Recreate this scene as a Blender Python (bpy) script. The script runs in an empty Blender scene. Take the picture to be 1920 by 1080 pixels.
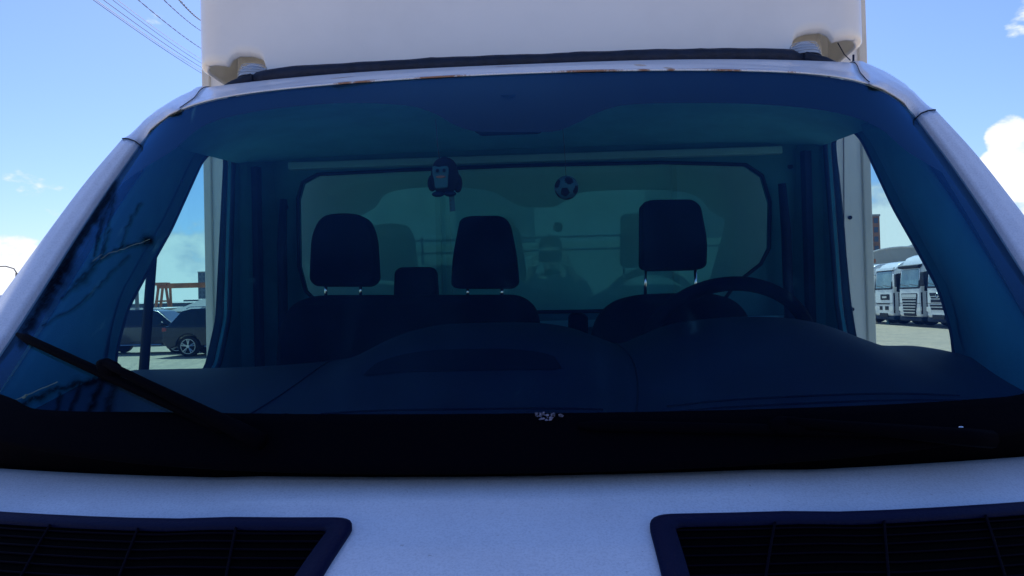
import bpy, bmesh, math, random
from mathutils import Vector, Matrix
import numpy as np
random.seed(4)
R = math.radians
S = bpy.context.scene
C = S.collection
PI = math.pi

# ---------------------------------------------------------------- camera
F = 1500.0
CX, CZ = 0.068, 1.65
_Y = np.array([77., -25., 1500.]); _Y /= np.linalg.norm(_Y)
_Z = np.array([-.025, 1, 0.]); _Z -= _Z.dot(_Y)*_Y; _Z /= np.linalg.norm(_Z)
_Y = np.array([_Y[0], _Y[1], -_Y[2]]); _Z = np.array([_Z[0], _Z[1], -_Z[2]]); _X = np.cross(_Y, _Z)
def at(u, v, yy):
    """world point on the plane Y = yy seen at photo pixel (u, v)"""
    c = np.array([(u-960)/F, -(v-540)/F, -1.]); d = np.array([c.dot(_X), c.dot(_Y), c.dot(_Z)])
    d *= yy/d[1]; return Vector((CX+d[0], yy, CZ+d[2]))
cam = bpy.data.objects.new('camera', bpy.data.cameras.new('camera')); C.objects.link(cam)
M3 = Matrix([list(_X), list(_Y), list(_Z)]).to_4x4()
cam.matrix_world = Matrix.Translation((CX, 0, CZ)) @ M3
cam.data.sensor_width = 36; cam.data.lens = F/1920*36
cam.data.clip_start = 0.01; cam.data.clip_end = 5000
S.camera = cam
S.render.resolution_x = 1024; S.render.resolution_y = 576
S.view_settings.view_transform = 'Standard'; S.view_settings.look = 'None'
S.view_settings.exposure = 0.74; S.view_settings.gamma = 1

# ---------------------------------------------------------------- node helpers
class N:
    def __init__(s, tree): s.t = tree; s.n = tree.nodes; s.l = tree.links
    def new(s, typ, **k):
        n = s.n.new(typ)
        for a, b in k.items(): setattr(n, a, b)
        return n
    def put(s, sock, v):
        if v is None: return
        if isinstance(v, bpy.types.NodeSocket): s.l.new(v, sock)
        else: sock.default_value = v
    def math(s, op, a, b=None, clamp=False):
        n = s.new('ShaderNodeMath', operation=op); n.use_clamp = clamp
        s.put(n.inputs[0], a); s.put(n.inputs[1], b); return n.outputs[0]
    def vmath(s, op, a, b=None, out=0):
        n = s.new('ShaderNodeVectorMath', operation=op)
        s.put(n.inputs[0], a)
        if b is not None: s.put(n.inputs[3] if op == 'SCALE' else n.inputs[1], b)
        return n.outputs[out]
    def noise(s, vec, scale, detail=4, rough=.5, dist=0):
        n = s.new('ShaderNodeTexNoise'); s.put(n.inputs['Vector'], vec)
        n.inputs['Scale'].default_value = scale; n.inputs['Detail'].default_value = detail
        n.inputs['Roughness'].default_value = rough; n.inputs['Distortion'].default_value = dist
        return n.outputs['Fac']
    def ramp(s, fac, stops):
        n = s.new('ShaderNodeValToRGB'); s.put(n.inputs[0], fac)
        e = n.color_ramp.elements
        while len(e) < len(stops): e.new(.5)
        for i, (p, c) in enumerate(stops):
            e[i].position = p; e[i].color = (c if len(c) == 4 else (*c, 1)) if hasattr(c, '__len__') else (c, c, c, 1)
        return n.outputs[0]
    def mix(s, fac, a, b, blend='MIX'):
        n = s.new('ShaderNodeMix', data_type='RGBA', blend_type=blend)
        s.put(n.inputs[0], fac); s.put(n.inputs[6], a); s.put(n.inputs[7], b); return n.outputs[2]
    def smooth(s, v, a, b):
        n = s.new('ShaderNodeMapRange', interpolation_type='SMOOTHSTEP')
        s.put(n.inputs[0], v); n.inputs[1].default_value = a; n.inputs[2].default_value = b; return n.outputs[0]

# ---------------------------------------------------------------- world: sky with clouds
SUN_EL, SUN_AZ = 50, -9          # azimuth from +Y towards +X
W = bpy.data.worlds.new('World'); S.world = W; W.use_nodes = True
n = N(W.node_tree); n.n.clear()
sky = n.new('ShaderNodeTexSky', sky_type='NISHITA'); sky.sun_disc = False
sky.sun_elevation = R(SUN_EL); sky.sun_rotation = R(SUN_AZ); sky.air_density = 1.0; sky.dust_density = .6; sky.ozone_density = 2.5
dirv = n.new('ShaderNodeTexCoord').outputs['Generated']
st = n.vmath('MULTIPLY', dirv, (1, 1, 2.0))
n1 = n.noise(st, 9, 9, .55, .15); n2 = n.noise(st, 28, 6, .55)
sep = n.new('ShaderNodeSeparateXYZ'); n.put(sep.inputs[0], dirv)
band = n.math('SUBTRACT', 1.0, n.smooth(sep.outputs[2], .035, .15))
mask = n.math('MULTIPLY', band, .64)
def dirof(u, v): return (at(u, v, 1.0)-Vector((CX, 0, CZ))).normalized()
for (u, v, r, a) in [(1890, 345, .042, 1.05), (1895, 254, .026, 1.1), (1922, 418, .030, 1.0), (1930, 30, .03, .72), (1700, 445, .085, 1.2), (310, 535, .075, 1.15),
                     (1635, 310, .03, .55), (15, 525, .06, 1.1), (385, 470, .04, .95), (1960, 330, .045, .85)]:
    d = n.vmath('DISTANCE', dirv, tuple(dirof(u, v)), 1)
    b = n.math('MULTIPLY', n.math('SUBTRACT', 1.0, n.math('DIVIDE', d, r), True), a)
    b = n.math('POWER', b, .5)
    mask = n.math('MAXIMUM', mask, n.math('MULTIPLY', b, a))
dens = n.math('ADD', mask, n.math('MULTIPLY', n.math('SUBTRACT', n1, .5), 2.3))
dens = n.math('ADD', dens, n.math('MULTIPLY', n.math('SUBTRACT', n2, .5), .75))
cov = n.smooth(dens, .40, .66)
shade = n.ramp(n.math('ADD', n.math('MULTIPLY', dens, .6), n.math('MULTIPLY', n2, .5)), [(.35, (4.6, 5.6, 8.0)), (.8, (9.5, 9.9, 10.8))])
skyc = n.mix(1.0, sky.outputs[0], (.82, .96, 1.36, 1), 'MULTIPLY')
col = n.mix(cov, skyc, shade)
bg = n.new('ShaderNodeBackground'); n.put(bg.inputs[0], col); bg.inputs[1].default_value = .075
n.l.new(bg.outputs[0], n.new('ShaderNodeOutputWorld').inputs[0])
sl = bpy.data.lights.new('sun', 'SUN'); sl.energy = 4.0; sl.angle = R(.5); sl.color = (1, .95, .87)
so = bpy.data.objects.new('sun', sl); C.objects.link(so)
sd = Vector((math.sin(R(SUN_AZ))*math.cos(R(SUN_EL)), math.cos(R(SUN_AZ))*math.cos(R(SUN_EL)), math.sin(R(SUN_EL))))
so.rotation_euler = sd.to_track_quat('Z', 'Y').to_euler(); so.location = sd*60

# ---------------------------------------------------------------- materials
def mat(name, col, rough=.5, metal=0, var=0, scale=8, bump=0, bscale=40, coat=0, spec=.5, col2=None):
    m = bpy.data.materials.new(name); m.use_nodes = True; t = N(m.node_tree); p = t.n['Principled BSDF']
    p.inputs['Roughness'].default_value = rough; p.inputs['Metallic'].default_value = metal
    p.inputs['Coat Weight'].default_value = coat; p.inputs['Coat Roughness'].default_value = .08
    p.inputs['Specular IOR Level'].default_value = spec
    oc = t.new('ShaderNodeTexCoord').outputs['Object']
    c2 = col2 or tuple(max(0, x*(1-var)) for x in col)
    if var or col2:
        f = t.noise(oc, scale, 5, .6); f = t.smooth(f, .35, .65)
        t.put(p.inputs['Base Color'], t.mix(f, (*col, 1), (*c2, 1)))
    else: p.inputs['Base Color'].default_value = (*col, 1)
    if bump:
        b = t.new('ShaderNodeBump'); b.inputs['Strength'].default_value = bump; b.inputs['Distance'].default_value = .01
        t.put(b.inputs['Height'], t.noise(oc, bscale, 4, .6)); t.l.new(b.outputs[0], p.inputs['Normal'])
    return m
def glass(name, tint, ior=1.5, dust=.02, dustcol=(.6, .62, .62), refl=1.0, scale=6, rtint=(.95, .97, 1), rrough=0.0):
    m = bpy.data.materials.new(name); m.use_nodes = True; t = N(m.node_tree); t.n.clear()
    tr = t.new('ShaderNodeBsdfTransparent'); tr.inputs[0].default_value = (*tint, 1)
    gl = t.new('ShaderNodeBsdfGlossy'); gl.inputs['Roughness'].default_value = rrough; gl.inputs[0].default_value = (*rtint, 1)
    fr = t.new('ShaderNodeFresnel'); fr.inputs[0].default_value = ior
    # entering or leaving the thin pane reflects alike
    geo = t.new('ShaderNodeNewGeometry')
    io = t.mix(geo.outputs['Backfacing'], (ior,)*3+(1,), (1/ior,)*3+(1,)); 
    sepc = t.new('ShaderNodeSeparateColor'); t.put(sepc.inputs[0], io); t.l.new(sepc.outputs[0], fr.inputs[0])
    f = t.math('MULTIPLY', fr.outputs[0], refl, True)
    mx = t.new('ShaderNodeMixShader'); t.put(mx.inputs[0], f); t.l.new(tr.outputs[0], mx.inputs[1]); t.l.new(gl.outputs[0], mx.inputs[2])
    df = t.new('ShaderNodeBsdfDiffuse'); df.inputs[0].default_value = (*dustcol, 1)
    oc = t.new('ShaderNodeTexCoord').outputs['Object']
    a = t.noise(oc, scale, 6, .65); b = t.noise(oc, 160, 3, .7)
    sv = t.vmath('MULTIPLY', oc, (26, 1.6, 1.6)); c3 = t.noise(sv, 1.0, 4, .6); d3 = t.noise(oc, 420, 2, .6)
    k = t.math('ADD', t.math('ADD', t.smooth(a, .3, .75), t.math('MULTIPLY', t.smooth(c3, .5, .8), .7)), t.math('MULTIPLY', t.math('ADD', t.smooth(b, .60, .75), t.smooth(d3, .55, .75)), 1.3))
    k = t.math('MULTIPLY', k, dust)
    m2 = t.new('ShaderNodeMixShader'); t.put(m2.inputs[0], k); t.l.new(mx.outputs[0], m2.inputs[1]); t.l.new(df.outputs[0], m2.inputs[2])
    t.l.new(m2.outputs[0], t.new('ShaderNodeOutputMaterial').inputs[0]); return m

def paint_mat(name, spots, base=(.84, .89, .96)):
    """weathered white paint with dust specks; rust spots at given object-space points"""
    m = mat(name, base, .32, coat=.35); t = N(m.node_tree); p = t.n['Principled BSDF']
    oc = t.new('ShaderNodeTexCoord').outputs['Object']
    f = t.smooth(t.noise(oc, 330, 3, .7), .38, .72)
    g = t.smooth(t.noise(oc, 11, 6, .65), .35, .7)
    k = t.smooth(t.noise(oc, 95, 2, .5), .735, .77)
    c = t.mix(t.math('MULTIPLY', f, .34), (*base, 1), (.33, .38, .44, 1))
    c = t.mix(t.math('MULTIPLY', g, .16), c, (.46, .50, .58, 1))
    c = t.mix(t.math('MULTIPLY', k, .35), c, (.14, .13, .13, 1))
    rr = None
    for (x, y, z, r, s) in spots:
        dv = t.vmath('SUBTRACT', oc, (x, y, z)); dv = t.vmath('MULTIPLY', dv, s)
        d = t.vmath('LENGTH', dv, None, 1)
        q = t.math('SUBTRACT', 1.0, t.math('DIVIDE', d, r), True)
        rr = q if rr is None else t.math('MAXIMUM', rr, q)
    if rr is not None:
        nz = t.noise(oc, 120, 5, .7)
        a = t.smooth(t.math('ADD', rr, t.math('MULTIPLY', t.math('SUBTRACT', nz, .5), 1.5)), .22, .70)
        c = t.mix(t.math('MULTIPLY', a, .9), c, (.30, .10, .02, 1))
    t.put(p.inputs['Base Color'], c)
    t.put(p.inputs['Roughness'], t.math('ADD', .28, t.math('MULTIPLY', f, .2)))
    return m
def P3(u, v, y): return tuple(at(u, v, y))
M = {}
M['paint'] = paint_mat('white_paint', [])
M['box'] = mat('box_panel', (.93, .90, .83), .3, var=.07, scale=2.2, coat=.3)
M['boxcream'] = mat('box_cream', (.80, .76, .66), .38, var=.1, scale=5)
M['black'] = mat('black_plastic', (.004, .006, .014), .6, bump=.2, bscale=300, spec=.25)
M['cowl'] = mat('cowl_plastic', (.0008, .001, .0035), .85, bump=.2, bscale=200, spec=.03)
M['rubber'] = mat('rubber', (.008, .016, .04), .6, var=.4, scale=30, bump=.6, bscale=40)
M['frit'] = mat('ceramic_band', (.002, .009, .024), .5, spec=.2)
M['bezel'] = mat('vent_bezel', (.001, .004, .034), .6, spec=.15, bump=.2, bscale=200)
M['ventin'] = mat('vent_inside', (.0006, .0006, .0012), .9, spec=.02)
M['slat'] = mat('vent_slat', (.0012, .001, .007), .8, spec=.06)
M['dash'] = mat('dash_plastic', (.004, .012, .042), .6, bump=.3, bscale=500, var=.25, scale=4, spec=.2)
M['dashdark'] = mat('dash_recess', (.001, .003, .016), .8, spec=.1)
M['trim'] = mat('pillar_trim', (.045, .29, .42), .8, var=.15, spec=.2, scale=6, bump=.2, bscale=400)
M['trimdark'] = mat('dark_trim', (.005, .022, .06), .75, var=.3, scale=10, spec=.2)
M['liner'] = mat('headliner_felt', (.08, .42, .58), .95, spec=.1, var=.15, scale=7, bump=.4, bscale=500)
M['rearwall'] = mat('rear_trim', (.035, .20, .28), .85, spec=.15, var=.18, scale=6, bump=.2, bscale=300)
M['rearedge'] = mat('rear_edge', (.14, .42, .50), .7, var=.1, scale=12)
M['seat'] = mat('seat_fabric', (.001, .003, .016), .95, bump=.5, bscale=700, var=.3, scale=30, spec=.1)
M['chrome'] = mat('chrome', (.85, .87, .9), .12, 1)
M['wind'] = glass('windshield_glass', (.60, .77, .80), 1.5, .026, (.08, .27, .44), .9, rtint=(.065, .26, .58))
M['sideteal'] = glass('teal_side_glass', (.52, .80, .78), 1.45, .03, (.3, .5, .5), .5)
M['side'] = glass('side_glass', (.78, .90, .88), 1.45, .02, (.4, .5, .5), .5)
M['rearg'] = glass('rear_glass', (.27, .72, .78), 1.5, .035, (.06, .30, .34), 1.9, rtint=(.18, .78, .85), rrough=.012, scale=2.5)
M['lens'] = mat('lamp_lens', (.45, .52, .60), .25, bump=.3, bscale=60, coat=.5)
M['dirt'] = mat('dark_dirt', (.0005, .001, .006), .95, spec=.05)
M['straw'] = mat('pale_streak', (.10, .18, .16), .7)
M['resid'] = mat('white_residue', (.20, .20, .28), .9, var=.8, scale=260)
M['gravel'] = mat('gravel', (.40, .37, .31), .95)
M['tyre'] = mat('tyre', (.012, .012, .014), .85)
M['rim'] = mat('alloy', (.6, .62, .65), .3, .9)
M['navy'] = mat('navy_paint', (.004, .012, .03), .25, coat=.5)
M['darkglass'] = mat('dark_glass', (.01, .014, .02), .06, coat=.6)
M['whitecar'] = mat('white_car_paint', (.72, .74, .76), .25, coat=.7)
M['silver'] = mat('silver_paint', (.35, .38, .42), .3, .3, coat=.6)
M['truckw'] = mat('truck_white', (.80, .82, .84), .3, var=.08, scale=2, coat=.5)
M['orange'] = mat('orange_steel', (.55, .20, .08), .6, var=.3, scale=1)
M['concrete'] = mat('concrete', (.42, .43, .44), .9, var=.25, scale=.6)
M['shed'] = mat('shed_sheet', (.10, .14, .19), .7, var=.2, scale=.4)
M['shedpale'] = mat('pale_sheet', (.40, .44, .46), .7, var=.15, scale=.4)
M['hangar'] = mat('hangar_sheet', (.50, .50, .46), .6, var=.2, scale=.5)
M['hangarw'] = mat('hangar_white', (.75, .75, .74), .5, var=.1, scale=.5)
M['brick'] = mat('brick_tower', (.38, .20, .13), .9, var=.25, scale=.5)
M['towerg'] = mat('grey_tower', (.16, .20, .25), .8, var=.15, scale=.3)
M['windowp'] = mat('window_pane', (.06, .10, .16), .15)
M['pole'] = mat('pole_concrete', (.22, .21, .20), .9, var=.2, scale=3)
M['cable'] = mat('cable_sheath', (.03, .03, .04), .6)
M['cablep'] = mat('pale_cable', (.42, .42, .45), .5)
M['redl'] = mat('tail_red', (.35, .02, .02), .2, coat=.7)
M['head'] = mat('head_lamp', (.75, .78, .8), .1, coat=1)
M['plushb'] = mat('plush_black', (.002, .006, .02), .95, bump=1, bscale=600)
M['plushw'] = mat('plush_pale', (.03, .12, .14), .9)
M['beak'] = mat('beak_orange', (.30, .14, .10), .8)
M['ballw'] = mat('ball_white', (.02, .10, .13), .8)
M['skin'] = mat('skin', (.50, .32, .24), .55, var=.1, scale=20)
M['jacket'] = mat('jacket_cloth', (.02, .025, .04), .9, bump=.5, bscale=120)
M['jean'] = mat('trouser_cloth', (.03, .04, .07), .9, bump=.4, bscale=200)
M['hair'] = mat('hair', (.02, .015, .012), .8, bump=1, bscale=200)

# ---------------------------------------------------------------- object helpers
def link(name, me, m, parent=None):
    o = bpy.data.objects.new(name, me); C.objects.link(o)
    if m is not None and not me.materials: me.materials.append(m)
    if parent is not None:
        o.parent = parent
        if parent.type == 'EMPTY': o.matrix_parent_inverse = Matrix.Translation(-parent.location)
    return o
def mesh(name, vs, fs, m, parent=None, smooth=False, bevel=0, sub=0, solid=0, offset=-1, segs=2, angle=None):
    me = bpy.data.meshes.new(name); me.from_pydata([tuple(v) for v in vs], [], fs); me.update()
    bm = bmesh.new(); bm.from_mesh(me); bmesh.ops.recalc_face_normals(bm, faces=bm.faces); bm.to_mesh(me); bm.free()
    o = link(name, me, m, parent)
    if solid: s = o.modifiers.new('s', 'SOLIDIFY'); s.thickness = solid; s.offset = offset
    if bevel:
        b = o.modifiers.new('b', 'BEVEL'); b.width = bevel; b.segments = segs; b.limit_method = 'ANGLE'; b.angle_limit = R(35)
        b.harden_normals = False
    if sub: s = o.modifiers.new('u', 'SUBSURF'); s.levels = sub; s.render_levels = sub
    if smooth or bevel or sub:
        for f in me.polygons: f.use_smooth = True
        if bevel and not sub:
            w = o.modifiers.new('w', 'WEIGHTED_NORMAL'); w.keep_sharp = True
    return o
class MB:
    """collects shapes that make ONE mesh"""
    def __init__(s): s.v = []; s.f = []
    def add(s, vs, fs):
        k = len(s.v); s.v += [tuple(v) for v in vs]; s.f += [tuple(i+k for i in f) for f in fs]; return s
    def box(s, x0, x1, y0, y1, z0, z1):
        v = [(x, y, z) for z in (z0, z1) for y in (y0, y1) for x in (x0, x1)]
        return s.add(v, [(0, 2, 3, 1), (4, 5, 7, 6), (0, 1, 5, 4), (2, 6, 7, 3), (0, 4, 6, 2), (1, 3, 7, 5)])
    def prism(s, pts, a, b, ax='y'):
        def P(p, d):
            return {'y': (p[0], d, p[1]), 'x': (d, p[0], p[1]), 'z': (p[0], p[1], d)}[ax]
        k = len(pts)
        return s.add([P(p, a) for p in pts]+[P(p, b) for p in pts],
                     [tuple(range(k)), tuple(range(2*k-1, k-1, -1))]+[(i, (i+1) % k, (i+1) % k+k, i+k) for i in range(k)])
    def tube(s, pts, r, n=8, cap=True):
        pts = [Vector(p) for p in pts]; rs = r if hasattr(r, '__len__') else [r]*len(pts)
        vs = []; up = None
        for i, p in enumerate(pts):
            t = (pts[min(i+1, len(pts)-1)]-pts[max(i-1, 0)]).normalized()
            if up is None: up = Vector((0, 0, 1)) if abs(t.z) < .9 else Vector((1, 0, 0))
            a = t.cross(up).normalized(); b = a.cross(t).normalized(); up = b
            vs += [p+a*rs[i]*math.cos(2*PI*j/n)+b*rs[i]*math.sin(2*PI*j/n) for j in range(n)]
        fs = [(i*n+j, i*n+(j+1) % n, (i+1)*n+(j+1) % n, (i+1)*n+j) for i in range(len(pts)-1) for j in range(n)]
        if cap: fs += [tuple(range(n)), tuple(range(len(vs)-1, len(vs)-n-1, -1))]
        return s.add(vs, fs)
    def ball(s, c, r, nu=16, nv=10):
        rx, ry, rz = r if hasattr(r, '__len__') else (r, r, r); vs = []
        for i in range(nv+1):
            a = -PI/2+PI*i/nv
            for j in range(nu):
                b = 2*PI*j/nu; vs.append((c[0]+rx*math.cos(a)*math.cos(b), c[1]+ry*math.cos(a)*math.sin(b), c[2]+rz*math.sin(a)))
        return s.add(vs, [(i*nu+j, i*nu+(j+1) % nu, (i+1)*nu+(j+1) % nu, (i+1)*nu+j) for i in range(nv) for j in range(nu)])
    def grid(s, fn, nu, nv):
        vs = [fn(i/nu, j/nv) for j in range(nv+1) for i in range(nu+1)]
        return s.add(vs, [(j*(nu+1)+i, j*(nu+1)+i+1, (j+1)*(nu+1)+i+1, (j+1)*(nu+1)+i) for j in range(nv) for i in range(nu)])
    def cyl(s, c, r, h, ax='y', n=24):
        d = {'x': Vector((h/2, 0, 0)), 'y': Vector((0, h/2, 0)), 'z': Vector((0, 0, h/2))}[ax]
        return s.tube([Vector(c)-d, Vector(c)+d], r, n)
    def build(s, name, m, parent=None, **k): return mesh(name, s.v, s.f, m, parent, **k)
def tag(o, label=None, cat=None, group=None, kind=None):
    if label: o['label'] = label
    if cat: o['category'] = cat
    if group: o['group'] = group
    if kind: o['kind'] = kind
    return o
def empty(name, loc=(0, 0, 0), label=None, cat=None, group=None):
    o = bpy.data.objects.new(name, None); C.objects.link(o); o.location = loc; o.empty_display_size = .2
    return tag(o, label, cat, group)
def copy_tree(o, parent=None):
    c = o.copy(); C.objects.link(c); c.parent = parent
    if parent is not None: c.matrix_parent_inverse = o.matrix_parent_inverse.copy()
    for ch in list(o.children): copy_tree(ch, c)
    return c
def interp(xs, ys, x):
    return float(np.interp(x, xs, ys))
def sm(xs, ys, x):
    """smooth interpolation (cosine-eased is lumpy, so catmull-rom)"""
    if x <= xs[0]: return ys[0]
    if x >= xs[-1]: return ys[-1]
    i = max(j for j in range(len(xs)) if xs[j] <= x); i = min(i, len(xs)-2)
    h = xs[i+1]-xs[i]; t = (x-xs[i])/h
    def sl(k):
        if k == 0: return (ys[1]-ys[0])/(xs[1]-xs[0])
        if k == len(xs)-1: return (ys[-1]-ys[-2])/(xs[-1]-xs[-2])
        return (ys[k+1]-ys[k-1])/(xs[k+1]-xs[k-1])
    m0, m1 = sl(i)*h, sl(i+1)*h
    return (2*t**3-3*t*t+1)*ys[i]+(t**3-2*t*t+t)*m0+(-2*t**3+3*t*t)*ys[i+1]+(t**3-t*t)*m1
def rounded(pts, r, n=4):
    """round every corner of a closed 2D polygon"""
    out = []; k = len(pts); rr = r if hasattr(r, '__len__') else [r]*k
    for i in range(k):
        p = Vector(pts[i]); a = Vector(pts[i-1])-p; b = Vector(pts[(i+1) % k])-p
        q = min(rr[i], a.length*.48, b.length*.48); A = p+a.normalized()*q; B = p+b.normalized()*q
        for j in range(n+1):
            t = j/n; out.append(tuple((1-t)**2*A+2*t*(1-t)*p+t*t*B))
    return out

# ---------------------------------------------------------------- ground
gm = M['gravel']; t = N(gm.node_tree); p = t.n['Principled BSDF']; oc = t.new('ShaderNodeTexCoord').outputs['Object']
a = t.noise(oc, .9, 8, .75); b = t.noise(oc, 5, 6, .8); c_ = t.noise(oc, 40, 2, .6)
col = t.mix(t.smooth(a, .3, .7), (.52, .42, .31, 1), (.38, .32, .25, 1))
col = t.mix(t.math('MULTIPLY', t.smooth(b, .4, .68), .55), col, (.18, .17, .15, 1))
col = t.mix(t.math('MULTIPLY', t.smooth(c_, .6, .7), .4), col, (.62, .60, .54, 1))
t.put(p.inputs['Base Color'], col)
bn = t.new('ShaderNodeBump'); bn.inputs['Strength'].default_value = .7; bn.inputs['Distance'].default_value = .05
t.put(bn.inputs['Height'], b); t.l.new(bn.outputs[0], p.inputs['Normal'])
g = MB(); g.grid(lambda u, v: (-2000+4000*u, -2000+4000*v, 0), 16, 16)
tag(g.build('ground', gm), 'dusty grey gravel yard reaching to the horizon', None, None, 'structure')

# ================================================================ THE TRUCK
T = empty('box_truck', (0, 3.2, 0), 'white box truck seen head on through its wide blue tinted windshield', 'truck')

# ---- windshield surface
gt = [0, .25, .45, .62, .80, 1.0]
gX = [.885, .889, .893, .896, .888, .868]; gY = [1.20, 1.335, 1.455, 1.58, 1.69, 1.80]; gZ = [1.475, 1.58, 1.69, 1.81, 1.925, 2.05]
def wsurf(s, t, off=0.0):
    xs, ys, zs = sm(gt, gX, t), sm(gt, gY, t), sm(gt, gZ, t)
    yc = 1.03+.62*t-.045*math.sin(PI*t)*0.6; zc = 1.455+.669*t+.03*math.sin(PI*t)
    e = 3+7*t**4
    a = abs(s)
    return Vector((xs*s, yc+(ys-yc)*a**2.1, zc+(zs-zc)*a**e))+Vector((0, -.72, .69))*off
wm = MB(); wm.grid(lambda u, v: wsurf(-1+2*u, v), 48, 24)
WIND = wm.build('windshield', M['wind'], T, smooth=True)
tag(WIND, 'blue tinted laminated glass with dark streaks at one side')
# marks on the glass: dark streaks, pale streaks, residue
def onglass(u, v, off=.003, st=False):
    """point of the windshield surface seen at photo pixel (u, v)"""
    o = Vector((CX, 0, CZ)); d = (at(u, v, 1)-o)
    best = None; lo = (-1, 1, 0, 1)
    s, t = 0, .5
    for _ in range(40):
        Pq = wsurf(s, t); e = 1e-3
        du = (wsurf(s+e, t)-Pq)/e; dv = (wsurf(s, t+e)-Pq)/e
        A = np.array([[du.x, dv.x, -d.x], [du.y, dv.y, -d.y], [du.z, dv.z, -d.z]]); rhs = np.array(o-Pq)
        try: x = np.linalg.solve(A, rhs)
        except Exception: break
        s = min(1.05, max(-1.05, s+x[0]*.8)); t = min(1.05, max(-.05, t+x[1]*.8))
    return (s, t) if st else wsurf(s, t, off)

# frit band: side strips, top with a drooping centre, bottom
def strip(fa, fb, n=60, off=-.004):
    b = MB(); b.grid(lambda u, v: (lambda A, B: wsurf(A[0]+(B[0]-A[0])*v, A[1]+(B[1]-A[1])*v, off))(fa(u), fb(u)), n, 4); return b
tbp = [onglass(u, v, 0, True) for u, v in [(322, 280), (372, 238), (440, 214), (560, 196), (660, 190), (770, 196), (815, 210), (850, 230), (885, 242), (930, 244), (1000, 244), (1045, 242), (1085, 226), (1120, 208), (1170, 194), (1300, 190), (1450, 194), (1600, 216), (1660, 244), (1700, 280)]]
def topband(s): return sm([-1.001]+[q[0] for q in tbp]+[1.001], [tbp[0][1]-.05]+[q[1] for q in tbp]+[tbp[-1][1]-.05], s)
fb = strip(lambda u: (-1+2*u, 1.0), lambda u: (-1+2*u, topband(-1+2*u)), 120)
FBK = None
for sg in (-1, 1):
    w = lambda u: .945-.02*(1-u)
    q = strip(lambda u: (sg, u*.93), lambda u: (sg*w(u), u*.93), 40); fb.add(q.v, q.f)
fb.build('frit_band', M['frit'], WIND, smooth=True)
def topx(p):
    d = np.array([p.x-CX, p.y, p.z-CZ]); c = d[0]*_X+d[1]*_Y+d[2]*_Z; return 960+F*c[0]/-c[2], 540-F*c[1]/-c[2]
def wob(pts, k=6, j=2.5):
    out = []
    for a, b in zip(pts, pts[1:]):
        for i in range(k):
            tt = i/k; out.append((a[0]+(b[0]-a[0])*tt+random.uniform(-j, j), a[1]+(b[1]-a[1])*tt+random.uniform(-j, j)))
    return out+[pts[-1]]
# soft dark streaks: a film on the glass whose density is stored per vertex
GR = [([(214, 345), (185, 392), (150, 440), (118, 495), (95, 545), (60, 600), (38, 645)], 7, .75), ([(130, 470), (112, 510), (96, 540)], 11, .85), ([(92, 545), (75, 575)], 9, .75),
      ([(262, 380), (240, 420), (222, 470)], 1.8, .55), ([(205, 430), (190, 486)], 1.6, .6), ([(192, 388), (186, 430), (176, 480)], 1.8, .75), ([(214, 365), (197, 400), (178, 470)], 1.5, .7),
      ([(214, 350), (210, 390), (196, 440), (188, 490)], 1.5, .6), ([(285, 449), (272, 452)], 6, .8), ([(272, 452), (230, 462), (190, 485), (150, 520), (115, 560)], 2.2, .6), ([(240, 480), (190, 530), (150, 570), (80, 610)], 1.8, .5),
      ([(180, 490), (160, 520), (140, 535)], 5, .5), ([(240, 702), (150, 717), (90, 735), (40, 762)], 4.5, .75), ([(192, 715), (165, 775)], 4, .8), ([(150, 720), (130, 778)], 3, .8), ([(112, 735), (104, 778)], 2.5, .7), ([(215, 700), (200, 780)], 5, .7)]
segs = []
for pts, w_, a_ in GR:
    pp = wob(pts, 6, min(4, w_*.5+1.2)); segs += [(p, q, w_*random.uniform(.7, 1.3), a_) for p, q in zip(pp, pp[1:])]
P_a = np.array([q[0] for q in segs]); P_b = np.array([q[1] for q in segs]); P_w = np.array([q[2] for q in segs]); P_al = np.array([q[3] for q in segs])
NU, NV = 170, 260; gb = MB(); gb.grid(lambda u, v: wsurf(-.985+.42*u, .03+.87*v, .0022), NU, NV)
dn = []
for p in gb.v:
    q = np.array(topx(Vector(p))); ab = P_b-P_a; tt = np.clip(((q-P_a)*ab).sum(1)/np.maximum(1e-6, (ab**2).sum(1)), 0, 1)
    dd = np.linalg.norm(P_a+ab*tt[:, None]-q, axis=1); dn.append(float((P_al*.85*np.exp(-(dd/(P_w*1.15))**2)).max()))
gm_ = bpy.data.materials.new('dark_streak_film'); gm_.use_nodes = True; t = N(gm_.node_tree); t.n.clear()
at_ = t.new('ShaderNodeAttribute'); at_.attribute_name = 'dark_streak'; nz = t.noise(t.new('ShaderNodeTexCoord').outputs['Object'], 130, 5, .7)
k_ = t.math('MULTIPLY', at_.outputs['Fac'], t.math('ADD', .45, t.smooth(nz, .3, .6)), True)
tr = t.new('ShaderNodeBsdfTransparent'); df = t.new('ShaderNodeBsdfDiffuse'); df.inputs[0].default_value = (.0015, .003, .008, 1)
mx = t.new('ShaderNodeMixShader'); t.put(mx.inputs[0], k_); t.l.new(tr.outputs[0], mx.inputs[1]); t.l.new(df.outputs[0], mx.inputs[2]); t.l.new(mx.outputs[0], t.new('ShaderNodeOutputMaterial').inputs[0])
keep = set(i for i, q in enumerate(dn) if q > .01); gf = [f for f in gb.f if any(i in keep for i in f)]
GO = mesh('dark_streak', gb.v, gf, gm_, WIND, smooth=True)
aa_ = GO.data.attributes.new('dark_streak', 'FLOAT', 'POINT')
for i, q in enumerate(dn): aa_.data[i].value = q
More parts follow.
